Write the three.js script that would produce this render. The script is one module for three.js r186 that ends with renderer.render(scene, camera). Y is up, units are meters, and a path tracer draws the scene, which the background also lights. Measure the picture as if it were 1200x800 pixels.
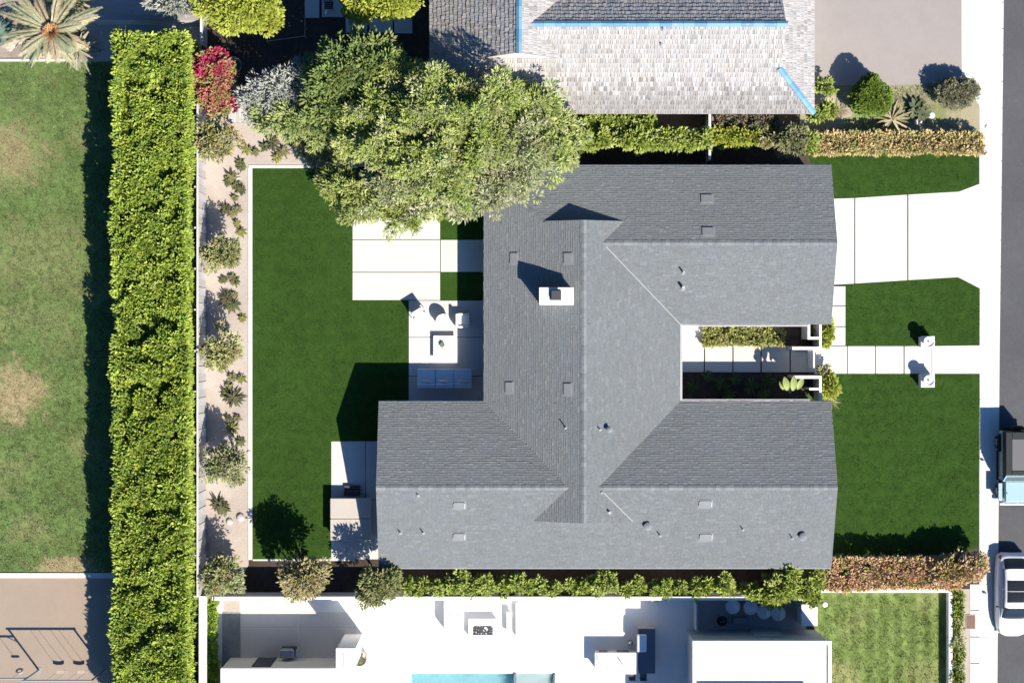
import * as THREE from 'three';
import { Sky } from 'three/addons/objects/Sky.js';
import { RoundedBoxGeometry } from 'three/addons/geometries/RoundedBoxGeometry.js';
import { mergeGeometries } from 'three/addons/utils/BufferGeometryUtils.js';

// ---------------------------------------------------------------- camera, sky, sun, exposure
const H = 95, PPM = 20;                       // drone height in metres; photo pixels per metre on the ground
const scene = new THREE.Scene();
const camera = new THREE.PerspectiveCamera(2 * Math.atan(20 / H) * 180 / Math.PI, 1.5, 0.5, 1000);
camera.position.set(0, H, 0); camera.up.set(0, 0, -1); camera.lookAt(0, 0, 0);
const sunDir = new THREE.Vector3(0.605, 1, 0.81).normalize();
const sky = new Sky(); sky.name = 'sky'; sky.scale.setScalar(900);
sky.userData = { kind: 'structure', label: 'clear blue daytime sky' };
Object.assign(sky.material.uniforms.sunPosition, { value: sunDir.clone() });
sky.material.uniforms.turbidity.value = 5; sky.material.uniforms.rayleigh.value = 0.75;
sky.material.uniforms.mieCoefficient.value = 0.003;
if (sky.material.uniforms.cloudCoverage) sky.material.uniforms.cloudCoverage.value = 0;
scene.add(sky);
scene.environmentIntensity = 0.145;
const sun = new THREE.DirectionalLight(0xfff3e2, 4.4);
sun.position.copy(sunDir).multiplyScalar(120); sun.name = 'sun'; sun.castShadow = true;
Object.assign(sun.shadow.camera, { left: -45, right: 45, top: 45, bottom: -45, near: 1, far: 260 });
sun.shadow.mapSize.set(4096, 4096); sun.shadow.radius = 1;
scene.add(sun, sun.target);
const renderer = new THREE.WebGLRenderer({ antialias: true });
renderer.toneMapping = THREE.LinearToneMapping; renderer.toneMappingExposure = 1.76;
renderer.shadowMap.enabled = true;

// ---------------------------------------------------------------- helpers
function rngOf(seed) { let a = seed >>> 0; return () => { a = (a + 0x6D2B79F5) | 0; let t = Math.imul(a ^ (a >>> 15), 1 | a); t = (t + Math.imul(t ^ (t >>> 7), 61 | t)) ^ t; return ((t ^ (t >>> 14)) >>> 0) / 4294967296; }; }
const hash = (i, j, k = 0) => { let h = Math.imul(i | 0, 374761393) + Math.imul(j | 0, 668265263) + Math.imul(k | 0, 2147483647 ^ 0x5bd1e995); h = Math.imul(h ^ (h >>> 13), 1274126177); return ((h ^ (h >>> 16)) >>> 0) / 4294967296; };
const V = (x, y, z) => new THREE.Vector3(x, y, z);
// a photo pixel seen on a surface h metres above the ground -> metres
const gx = (px, h = 0) => (px - 600) / PPM * (1 - h / H), gz = (py, h = 0) => (py - 400) / PPM * (1 - h / H);
const G = (px, py, h = 0) => [gx(px, h), gz(py, h)];
const lin2s = (c) => c <= 0.0031308 ? 12.92 * c : 1.055 * Math.pow(c, 1 / 2.4) - 0.055;
const clamp = (x, a = 0, b = 1) => Math.min(b, Math.max(a, x));
const smooth = (a, b, x) => { const t = clamp((x - a) / (b - a)); return t * t * (3 - 2 * t); };

const taken = {};
function numbered(n) { const k = taken[n] = (taken[n] ?? -1) + 1; return k ? n + '_' + String(k).padStart(3, '0') : n; }
function thing(name, label, category, x = 0, z = 0, opt = {}) {
  const g = new THREE.Group(); g.name = numbered(name); g.position.set(x, opt.y || 0, z);
  g.userData = { label, category }; if (opt.group) g.userData.group = opt.group;
  scene.add(g); return g;
}
function structure(name, label) { const g = new THREE.Group(); g.name = numbered(name); g.userData = { kind: 'structure', label }; scene.add(g); return g; }
function rootPos(o) { while (o.parent && o.parent !== scene) o = o.parent; return o.position; }
// geometry in world metres -> named mesh under parent (moved into the parent's frame)
function part(name, geo, mat, parent = scene, ud) {
  if (Array.isArray(geo)) geo = join(geo);
  if (parent !== scene) { const p = rootPos(parent); if (p.lengthSq()) geo.translate(-p.x, -p.y, -p.z); }
  const m = new THREE.Mesh(geo, mat); m.name = parent === scene ? numbered(name) : name;
  m.castShadow = m.receiveShadow = true; if (ud) Object.assign(m.userData, ud);
  parent.add(m); return m;
}
function copyOf(o, x, z, turn, label, s = 1) {
  const c = o.clone(); c.name = numbered(o.name.replace(/_\d+$/, '')); c.position.set(x, o.position.y, z); c.rotation.y = turn; c.scale.setScalar(s);
  c.userData = { ...o.userData }; if (label) c.userData.label = label; scene.add(c); return c;
}
function plain(g) { g = g.index ? g.toNonIndexed() : g; for (const k of Object.keys(g.attributes)) if (!['position', 'normal', 'uv', 'color'].includes(k)) g.deleteAttribute(k); return g; }
function boxUV(g) {
  const p = g.attributes.position, n = g.attributes.normal, uv = new Float32Array(p.count * 2);
  for (let i = 0; i < p.count; i++) {
    const ax = Math.abs(n.getX(i)), ay = Math.abs(n.getY(i)), az = Math.abs(n.getZ(i));
    if (ay >= ax && ay >= az) { uv[2 * i] = p.getX(i); uv[2 * i + 1] = p.getZ(i); }
    else if (ax >= az) { uv[2 * i] = p.getZ(i); uv[2 * i + 1] = p.getY(i); }
    else { uv[2 * i] = p.getX(i); uv[2 * i + 1] = p.getY(i); }
  }
  g.setAttribute('uv', new THREE.BufferAttribute(uv, 2)); return g;
}
function join(list) { list = list.map(plain); if (list.length > 1) list.forEach((g) => g.deleteAttribute('uv')); const g = list.length > 1 ? mergeGeometries(list) : list[0]; return boxUV(g); }
function box(x0, x1, y0, y1, z0, z1, r = 0) {
  const w = x1 - x0, h = y1 - y0, d = z1 - z0;
  const g = r ? new RoundedBoxGeometry(w, h, d, 2, Math.min(r, w / 2.01, h / 2.01, d / 2.01)) : new THREE.BoxGeometry(w, h, d);
  return boxUV(plain(g).translate((x0 + x1) / 2, (y0 + y1) / 2, (z0 + z1) / 2));
}
function bar(a, b, r0, r1 = r0, seg = 8) {     // round bar between two points
  const d = b.clone().sub(a), g = new THREE.CylinderGeometry(r1, r0, d.length(), seg);
  g.applyQuaternion(new THREE.Quaternion().setFromUnitVectors(V(0, 1, 0), d.clone().normalize()));
  const m = a.clone().add(b).multiplyScalar(0.5); return plain(g.translate(m.x, m.y, m.z));
}
function tube(pts, r, seg = 12, rad = 6) { return plain(new THREE.TubeGeometry(new THREE.CatmullRomCurve3(pts), seg, r, rad)); }
// flat sheet from a polygon in metres
function sheetGeo(pts, y, holes = []) {
  const c = pts.map(([x, z]) => new THREE.Vector2(x, z)), hs = holes.map((h) => h.map(([x, z]) => new THREE.Vector2(x, z)));
  if (THREE.ShapeUtils.isClockWise(c)) c.reverse(); hs.forEach((h) => { if (!THREE.ShapeUtils.isClockWise(h)) h.reverse(); });
  const f = THREE.ShapeUtils.triangulateShape(c, hs), all = c.concat(...hs), pos = [], uv = [], nor = [];
  for (const [a, b, d] of f) for (const i of [a, d, b]) { pos.push(all[i].x, y, all[i].y); uv.push(all[i].x, all[i].y); nor.push(0, 1, 0); }
  const g = new THREE.BufferGeometry();
  g.setAttribute('position', new THREE.Float32BufferAttribute(pos, 3)); g.setAttribute('normal', new THREE.Float32BufferAttribute(nor, 3)); g.setAttribute('uv', new THREE.Float32BufferAttribute(uv, 2));
  return g;
}
const pxPoly = (pts, h = 0) => pts.map(([x, y]) => G(x, y, h));
const pxRect = (x0, y0, x1, y1) => pxPoly([[x0, y0], [x1, y0], [x1, y1], [x0, y1]]);
function sheet(name, label, poly, y, mat, holes) { return part(name, sheetGeo(poly, y, holes), mat, scene, { kind: 'structure', label }); }
// thick slab with softened edges, polygon in metres
function slabGeo(poly, y0, y1, bev = 0.012) {
  let pts = poly.map(([x, z]) => new THREE.Vector2(x, -z)); if (THREE.ShapeUtils.isClockWise(pts)) pts.reverse();
  const g = new THREE.ExtrudeGeometry(new THREE.Shape(pts), { depth: y1 - y0 - bev, bevelEnabled: bev > 0, bevelThickness: bev, bevelSize: bev, bevelOffset: -bev, bevelSegments: 1 });
  return boxUV(plain(g.rotateX(-Math.PI / 2).translate(0, y0, 0)));
}
const rectM = (x0, z0, x1, z1) => [[x0, z0], [x1, z0], [x1, z1], [x0, z1]];

// ---------------------------------------------------------------- textures and materials
function lattice(seed, n) { const r = rngOf(seed), a = new Float32Array(n * n); for (let i = 0; i < n * n; i++) a[i] = r(); return a; }
const lats = new Map();
function vnoise(x, y, n, seed) {              // tileable with period 1
  const key = seed * 8192 + n; let a = lats.get(key); if (!a) lats.set(key, a = lattice(seed * 977 + n, n)); x = (x - Math.floor(x)) * n; y = (y - Math.floor(y)) * n;
  const i = Math.floor(x), j = Math.floor(y), u = x - i, v = y - j, s = u * u * (3 - 2 * u), t = v * v * (3 - 2 * v), i1 = (i + 1) % n, j1 = (j + 1) % n, ii = i % n, jj = j % n;
  return (a[jj * n + ii] * (1 - s) + a[jj * n + i1] * s) * (1 - t) + (a[j1 * n + ii] * (1 - s) + a[j1 * n + i1] * s) * t;
}
function fbm(x, y, n, oct, seed, gain = 0.5) { let s = 0, w = 1, t = 0; for (let o = 0; o < oct; o++) { s += w * vnoise(x, y, n << o, seed + o); t += w; w *= gain; } return s / t; }
function texture(w, h, fn, srgb = true) {
  const d = new Uint8Array(w * h * 4);
  for (let j = 0; j < h; j++) for (let i = 0; i < w; i++) { const c = fn((i + 0.5) / w, (j + 0.5) / h, i, j), k = 4 * (j * w + i); for (let q = 0; q < 3; q++) d[k + q] = 255 * clamp(srgb ? lin2s(c[q]) : c[q]); d[k + 3] = 255; }
  const t = new THREE.DataTexture(d, w, h); t.wrapS = t.wrapT = THREE.RepeatWrapping; t.magFilter = THREE.LinearFilter; t.minFilter = THREE.LinearMipmapLinearFilter; t.generateMipmaps = true;
  if (srgb) t.colorSpace = THREE.SRGBColorSpace; t.needsUpdate = true; return t;
}
const mix3 = (a, b, t) => [a[0] + (b[0] - a[0]) * t, a[1] + (b[1] - a[1]) * t, a[2] + (b[2] - a[2]) * t];
const mul3 = (a, k) => [a[0] * k, a[1] * k, a[2] * k];
function tiled(t, m) { t.repeat.set(1 / m, 1 / m); return t; }
function std(o) { const { rgb, ...r } = o; const m = new THREE.MeshStandardMaterial({ roughness: 0.85, ...r }); if (rgb) m.color.setRGB(...rgb); return m; }
// mottled mineral surface
function mottled(rgb, seed, { contrast = 0.12, grain = 0.1, tile = 8, size = 512, stain = 0, stainRgb = null, bump = 0.004, rough = 0.9 } = {}) {
  const map = tiled(texture(size, size, (u, v, i, j) => {
    const a = fbm(u, v, 4, 4, seed), b = fbm(u, v, 32, 3, seed + 9), g = hash(i, j, seed);
    let c = mul3(rgb, 1 + contrast * 2 * (a - 0.5) + contrast * (b - 0.5) + grain * 2 * (g - 0.5));
    if (stain) { const s = smooth(0.55, 0.72, fbm(u, v, 3, 5, seed + 21)); c = mix3(c, stainRgb || mul3(rgb, 0.6), s * stain); }
    return c;
  }), tile);
  const bm = bump ? tiled(texture(256, 256, (u, v, i, j) => { const k = 0.5 * fbm(u, v, 32, 3, seed + 5) + 0.5 * hash(i, j, seed + 3); return [k, k, k]; }, false), tile / 2) : null;
  return std({ map, roughness: rough, ...(bm ? { bumpMap: bm, bumpScale: bump } : {}) });
}
const M = {};
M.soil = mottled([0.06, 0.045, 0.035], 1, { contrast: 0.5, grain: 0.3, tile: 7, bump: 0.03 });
M.gravel = mottled([0.46, 0.40, 0.345], 2, { contrast: 0.12, grain: 0.16, tile: 6, stain: 0.22, stainRgb: [0.30, 0.24, 0.18], bump: 0.02 });
M.slab = mottled([0.63, 0.61, 0.565], 3, { contrast: 0.05, grain: 0.04, tile: 9, stain: 0.08 });
M.walk = mottled([0.635, 0.625, 0.59], 4, { contrast: 0.06, grain: 0.04, tile: 7, stain: 0.08, stainRgb: [0.42, 0.40, 0.35] });
M.greyDrive = mottled([0.33, 0.30, 0.28], 5, { contrast: 0.07, grain: 0.05, tile: 13, stain: 0.18, stainRgb: [0.27, 0.25, 0.235] });
M.terrace = mottled([0.33, 0.265, 0.205], 6, { contrast: 0.06, grain: 0.09, tile: 8, stain: 0.12 });
M.asphalt = mottled([0.088, 0.09, 0.095], 7, { contrast: 0.12, grain: 0.22, tile: 9, stain: 0.25, stainRgb: [0.065, 0.067, 0.07], bump: 0.008 });
M.yardPaving = mottled([0.45, 0.44, 0.42], 8, { contrast: 0.08, grain: 0.06, tile: 8, stain: 0.15 });
M.stucco = mottled([0.80, 0.79, 0.76], 9, { contrast: 0.03, grain: 0.03, tile: 5, bump: 0.004 });
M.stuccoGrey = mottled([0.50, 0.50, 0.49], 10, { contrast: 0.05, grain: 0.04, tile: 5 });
M.whitePaint = std({ rgb: [0.8, 0.8, 0.78], roughness: 0.5 });
M.fence = mottled([0.52, 0.50, 0.48], 11, { contrast: 0.12, grain: 0.08, tile: 3, stain: 0.3, stainRgb: [0.38, 0.36, 0.34] });
M.fenceB = mottled([0.60, 0.585, 0.56], 12, { contrast: 0.12, grain: 0.08, tile: 3, stain: 0.3, stainRgb: [0.42, 0.4, 0.38] });
M.wood = mottled([0.40, 0.35, 0.30], 13, { contrast: 0.2, grain: 0.1, tile: 3 });
M.joint = std({ rgb: [0.16, 0.155, 0.145] });
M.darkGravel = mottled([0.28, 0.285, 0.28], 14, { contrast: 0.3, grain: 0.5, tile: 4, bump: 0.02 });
M.black = std({ rgb: [0.012, 0.012, 0.013], roughness: 0.5 });
M.rubber = std({ rgb: [0.015, 0.015, 0.015], roughness: 0.85 });
M.steel = std({ rgb: [0.55, 0.56, 0.57], roughness: 0.35, metalness: 1 });
M.galv = std({ rgb: [0.34, 0.36, 0.37], roughness: 0.55, metalness: 0.3 });
M.glass = std({ rgb: [0.015, 0.02, 0.025], roughness: 0.06 });
M.shingle = std({ vertexColors: true, roughness: 0.92 });
M.deck = std({ rgb: [0.10, 0.105, 0.11], roughness: 0.95 });
M.bark = mottled([0.14, 0.11, 0.085], 15, { contrast: 0.4, grain: 0.2, tile: 1.5, bump: 0.02 });
M.barkPale = mottled([0.32, 0.29, 0.25], 16, { contrast: 0.3, grain: 0.2, tile: 1.5, bump: 0.02 });
M.leaf = new THREE.MeshPhysicalMaterial({ vertexColors: true, roughness: 0.65, side: THREE.DoubleSide, specularIntensity: 0.5 });
M.leafMatt = new THREE.MeshPhysicalMaterial({ vertexColors: true, roughness: 0.9, side: THREE.DoubleSide, specularIntensity: 0.4 });

// lawns: matter only - blade clumps, worn and dry patches
function lawnTexture(w, h, mw, mh, base, dry, seed, patches, opt = {}) {
  return texture(w, h, (u, v, i, j) => {
    const n1 = fbm(u * mw / 4, v * mh / 4, 4, 4, seed), n2 = fbm(u * mw / 1.6, v * mh / 1.6, 8, 3, seed + 4), g = hash(i, j, seed);
    let c = mul3(base, 1 + 0.55 * (n1 - 0.5) + 0.6 * (n2 - 0.5) + (opt.grain ?? 0.5) * (g - 0.5));
    let d = (opt.dry ?? 0.15) * smooth(0.5, 0.75, fbm(u * mw / 9, v * mh / 9, 4, 4, seed + 12));
    for (const [px, py, rx, ry, k] of patches) { const q = Math.hypot((u * mw - px) / rx, (v * mh - py) / ry) + 1.1 * (n1 - 0.5) + 0.9 * (n2 - 0.5) + 0.5 * (g - 0.5); d = Math.max(d, k * smooth(1.15, 0.55, q)); }
    if (opt.stripes) { const s = Math.sin((u * mw + 0.08 * (n2 - 0.5)) * 2 * Math.PI / opt.stripes); c = mul3(c, 1 + 0.13 * s * (0.5 + n1)); d += 0.12 * Math.max(0, s) * n2; }
    c = mix3(c, mul3(dry, 0.75 + 0.5 * g), clamp(d));
    if (opt.specks && hash(i, j, seed + 77) > 1 - opt.specks) c = mul3(c, 2.1);
    return c;
  });
}
function lawnMat(tex, x0, z0, mw, mh) { tex.repeat.set(1 / mw, 1 / mh); tex.offset.set(-x0 / mw, -z0 / mh); return new THREE.MeshPhysicalMaterial({ map: tex, roughness: 1, specularIntensity: 0.15, bumpMap: M.grassBump, bumpScale: 0.03 }); }
M.grassBump = tiled(texture(512, 512, (u, v, i, j) => { const k = 0.4 * fbm(u, v, 64, 2, 31) + 0.6 * hash(i, j, 31); return [k, k, k]; }, false), 8);
M.turf = new THREE.MeshPhysicalMaterial({ specularIntensity: 0.15, map: tiled(texture(1024, 1024, (u, v, i, j) => {
  const n1 = fbm(u, v, 5, 4, 41), n2 = fbm(u, v, 40, 3, 44), g = hash(i, j, 41), s = Math.sin((v * 40 + 0.4 * n1) * Math.PI);
  let c = mul3([0.034, 0.076, 0.0135], 1 + 0.22 * (n1 - 0.5) + 0.3 * (n2 - 0.5) + 0.55 * (g - 0.5) + 0.03 * s);
  const q = hash(i, j, 47); if (q > 0.992) c = mix3(c, [0.11, 0.15, 0.05], 0.6 * hash(i, j, 48)); return c;
}), 16), roughness: 0.95, bumpMap: M.grassBump, bumpScale: 0.02 });

// ---------------------------------------------------------------- foliage
// leaves: arrays of {p, axis, normal, len, wid, c}; each leaf is a small folded blade
class Leaves {
  constructor() { this.pos = []; this.nor = []; this.col = []; this.idx = []; this.n = 0; }
  leaf(px, py, pz, ax, ay, az, nx, ny, nz, len, wid, r, g, b, droop = 0) {
    // side = axis x normal
    let sx = ay * nz - az * ny, sy = az * nx - ax * nz, sz = ax * ny - ay * nx; const sl = Math.hypot(sx, sy, sz) || 1; sx /= sl; sy /= sl; sz /= sl;
    let mx = sy * az - sz * ay, my = sz * ax - sx * az, mz = sx * ay - sy * ax; const fl = my < 0; if (fl) { mx = -mx; my = -my; mz = -mz; }
    const h = len * 0.45, f = wid * 0.22, P = this.pos, N = this.nor, C = this.col, k = this.n;
    P.push(px, py, pz, px + ax * h + sx * wid + mx * f, py + ay * h + sy * wid + my * f, pz + az * h + sz * wid + mz * f,
      px + ax * len, py + ay * len - droop * len, pz + az * len, px + ax * h - sx * wid + mx * f, py + ay * h - sy * wid + my * f, pz + az * h - sz * wid + mz * f);
    for (let i = 0; i < 4; i++) { const q = i === 1 ? -0.3 : i === 3 ? 0.3 : 0; N.push(mx + sx * q, my + sy * q, mz + sz * q); C.push(r, g, b); }
    if (fl) this.idx.push(k, k + 2, k + 1, k, k + 3, k + 2); else this.idx.push(k, k + 1, k + 2, k, k + 2, k + 3); this.n += 4;
  }
  geo() {
    const g = new THREE.BufferGeometry();
    g.setAttribute('position', new THREE.Float32BufferAttribute(this.pos, 3)); g.setAttribute('normal', new THREE.Float32BufferAttribute(this.nor, 3)); g.setAttribute('color', new THREE.Float32BufferAttribute(this.col, 3));
    g.setIndex(this.idx); return g;
  }
}
function unit(r) { const y = 2 * r() - 1, a = 2 * Math.PI * r(), s = Math.sqrt(1 - y * y); return [s * Math.cos(a), y, s * Math.sin(a)]; }
function cluster(L, r, c, d, o) {
  const pal = o.pal[Math.floor(r() * o.pal.length)], tone = 1 + (o.tone ?? 0.3) * (r() - 0.5), n = Math.round(o.per * (0.7 + 0.6 * r()));
  for (let i = 0; i < n; i++) {
    const q = unit(r), rr = o.rad * Math.cbrt(r()), w = unit(r), s = o.spread ?? 0.9;
    let ax = d[0] * 0.7 + q[0] * s, ay = d[1] * 0.7 + q[1] * s * 0.8, az = d[2] * 0.7 + q[2] * s; const al = Math.hypot(ax, ay, az) || 1;
    const k = tone * (1 + 0.35 * (r() - 0.5)), up = o.up ?? 1.9, len = o.len * (0.65 + 0.7 * r());
    L.leaf(c[0] + q[0] * rr, c[1] + q[1] * rr * (o.flat ?? 0.8), c[2] + q[2] * rr, ax / al, ay / al, az / al, w[0] * 0.8 + d[0] * 0.3 + 0.4 * up, w[1] * 0.8 + up, w[2] * 0.8 + d[2] * 0.3 + 0.5 * up, len, o.wid * (0.7 + 0.6 * r()), pal[0] * k, pal[1] * k, pal[2] * k, o.droop ?? 0.1);
  }
}
// ellipsoid lobes [x, y, z, rx, ry, rz]
function crown(lobes, o, seed) {
  const L = new Leaves(), r = rngOf(seed);
  for (const [x, y, z, rx, ry, rz, pal] of lobes) {
    const area = 2.7 * Math.PI * Math.pow((Math.pow(rx * ry, 1.6) + Math.pow(rx * rz, 1.6) + Math.pow(ry * rz, 1.6)) / 3, 1 / 1.6), n = Math.round(area * o.dens);
    const ph = r() * 6, oo = pal ? { ...o, pal } : o;
    for (let i = 0; i < n; i++) {
      const d = unit(r); if (d[1] < -0.45) d[1] = -d[1];
      const a = Math.atan2(d[2], d[0]), bump = 1 + (o.rough ?? 0.14) * (Math.sin(3 * a + ph + 2 * d[1]) + 0.7 * Math.sin(7 * a - ph * 2 + 4 * d[1]) + 0.6 * Math.sin(5 * d[1] * 2 + ph)) * 0.6;
      const k = (o.inner ?? 0.6) + (1 - (o.inner ?? 0.6)) * Math.sqrt(r()), s = k * bump;
      cluster(L, r, [x + d[0] * rx * s, y + d[1] * ry * s, z + d[2] * rz * s], d, oo);
    }
  }
  return L.geo();
}
function trunkGeo(x, z, h, r0, seed, limbs) {
  const r = rngOf(seed), g = [tube([V(x, -0.05, z), V(x + 0.06 * h * (r() - 0.5), h * 0.5, z + 0.06 * h * (r() - 0.5)), V(x, h, z)], r0, 10, 8)];
  for (const [lx, ly, lz] of limbs) g.push(bar(V(x, h * 0.85, z), V((x + lx) / 2 + 0.1, (h + ly) / 2, (z + lz) / 2), r0 * 0.62, r0 * 0.4, 6), bar(V((x + lx) / 2 + 0.1, (h + ly) / 2, (z + lz) / 2), V(lx, ly, lz), r0 * 0.4, r0 * 0.12, 6));
  return join(g);
}
// soft-edged hedge: foliage on a long box with an uneven outline
function hedgeFoliage(x0, x1, z0, z1, h, o, seed, baseY = 0.15) {
  const L = new Leaves(), r = rngOf(seed), w = x1 - x0, d = z1 - z0, wob = o.wob ?? 0.2;
  const wv = (a, s) => wob * (fbm(a / 23, s * 0.37, 12, 3, seed + 3) - 0.5) * 2;
  const put = (x, y, z, dir) => cluster(L, r, [x, y, z], dir, o);
  const nt = Math.round(w * d * o.dens);
  for (let i = 0; i < nt; i++) { const x = x0 + r() * w, z = z0 + r() * d, e = Math.min(x - x0, x1 - x, z - z0, z1 - z); put(x + wv(z, 1), h - (o.round ?? 0.3) * Math.exp(-e * 3) + wv(x * 3 + z * 2, 2) * 0.9 - 0.45 * r() * r() - (o.pits ?? 0) * smooth(0.52, 0.72, fbm(x / 17 + 0.3, z / 17 + 0.1, 24, 2, seed + 31)), z + wv(x, 3), [0.2 * (r() - 0.5), 1, 0.2 * (r() - 0.5)]); }
  const side = (o.sideDens ?? 0.55) * o.dens;
  for (const s of [-1, 1]) {
    const nz = Math.round(d * h * side); for (let i = 0; i < nz; i++) { const z = z0 + r() * d, y = baseY + (h - baseY) * Math.sqrt(r()); put((s < 0 ? x0 : x1) - s * 0.12 * r() + wv(z + 2 * y, 4 + s) - s * 0.12 * (1 - y / h), y, z, [s * 0.9, 0.4, 0.3 * (r() - 0.5)]); }
    const nx = Math.round(w * h * side); for (let i = 0; i < nx; i++) { const x = x0 + r() * w, y = baseY + (h - baseY) * Math.sqrt(r()); put(x, y, (s < 0 ? z0 : z1) - s * 0.12 * r() + wv(x + 2 * y, 6 + s), [0.3 * (r() - 0.5), 0.4, s * 0.9]); }
  }
  return L.geo();
}
function stems(x0, x1, z0, z1, h, step, seed, rad = 0.05) {
  const r = rngOf(seed), g = []; const alongZ = z1 - z0 > x1 - x0, n = Math.max(2, Math.round((alongZ ? z1 - z0 : x1 - x0) / step));
  for (let i = 0; i < n; i++) { const t = (i + 0.5) / n, x = alongZ ? (x0 + x1) / 2 + 0.1 * (r() - 0.5) : x0 + (x1 - x0) * t, z = alongZ ? z0 + (z1 - z0) * t : (z0 + z1) / 2 + 0.1 * (r() - 0.5); g.push(bar(V(x, -0.03, z), V(x + 0.2 * (r() - 0.5), h, z + 0.2 * (r() - 0.5)), rad, rad * 0.6, 6)); }
  return join(g);
}
// rosette of strap leaves (agave, palm-like plants); arcs of several segments
function rosette(n, len, wid, rise, pal, seed, { droop = 0.5, seg = 4, y0 = 0.05, spreadMin = 0.25 } = {}) {
  const r = rngOf(seed), pos = [], nor = [], col = [], idx = []; let k = 0;
  for (let i = 0; i < n; i++) {
    const a = 2.399963 * i + 0.5 * r(), t = (i + 0.5) / n, tilt = spreadMin + (1 - spreadMin) * Math.sqrt(t), l = len * (0.7 + 0.45 * r()), p = pal[Math.floor(r() * pal.length)], f = 0.75 + 0.5 * r(), tw = 0.35 * (r() - 0.5);
    for (let s = 0; s <= seg; s++) {
      const u = s / seg, rad = l * u * Math.sin(tilt * Math.PI / 2), y = y0 + rise * (1 - t * 0.5) + l * u * Math.cos(tilt * Math.PI / 2) - droop * l * u * u * tilt, w = wid * (s === seg ? 0.02 : Math.sin(Math.PI * (0.2 + 0.78 * u)) ** 0.7) * (0.8 + 0.4 * f);
      const cx = Math.cos(a + tw * u), cz = Math.sin(a + tw * u);
      for (const q of [-1, 0, 1]) { pos.push(cx * rad - cz * w * q, y + (q ? 0.3 * w : 0), cz * rad + cx * w * q); nor.push(-cz * q * -0.35, 1, cx * q * -0.35); col.push(p[0] * f, p[1] * f, p[2] * f); }
      if (s) { const b = k + (s - 1) * 3; for (const q of [0, 1]) idx.push(b + q, b + q + 1, b + q + 3, b + q + 1, b + q + 4, b + q + 3); }
    }
    k += (seg + 1) * 3;
  }
  const g = new THREE.BufferGeometry(); g.setAttribute('position', new THREE.Float32BufferAttribute(pos, 3)); g.setAttribute('normal', new THREE.Float32BufferAttribute(nor, 3)); g.setAttribute('color', new THREE.Float32BufferAttribute(col, 3)); g.setIndex(idx); return g;
}

// ---------------------------------------------------------------- shingled roofs
function clip(sub, poly) {                    // both convex, counter-clockwise
  for (let i = 0; i < poly.length && sub.length; i++) {
    const a = poly[i], b = poly[(i + 1) % poly.length], out = [], side = (p) => (b[0] - a[0]) * (p[1] - a[1]) - (b[1] - a[1]) * (p[0] - a[0]);
    for (let j = 0; j < sub.length; j++) { const p = sub[j], q = sub[(j + 1) % sub.length], sp = side(p), sq = side(q); if (sp >= 0) out.push(p); if ((sp > 0 && sq < 0) || (sp < 0 && sq > 0)) { const t = sp / (sp - sq); out.push([p[0] + (q[0] - p[0]) * t, p[1] + (q[1] - p[1]) * t]); } }
    sub = out;
  }
  return sub;
}
const area2 = (p) => p.reduce((s, a, i) => { const b = p[(i + 1) % p.length]; return s + a[0] * b[1] - a[1] * b[0]; }, 0);
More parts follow.
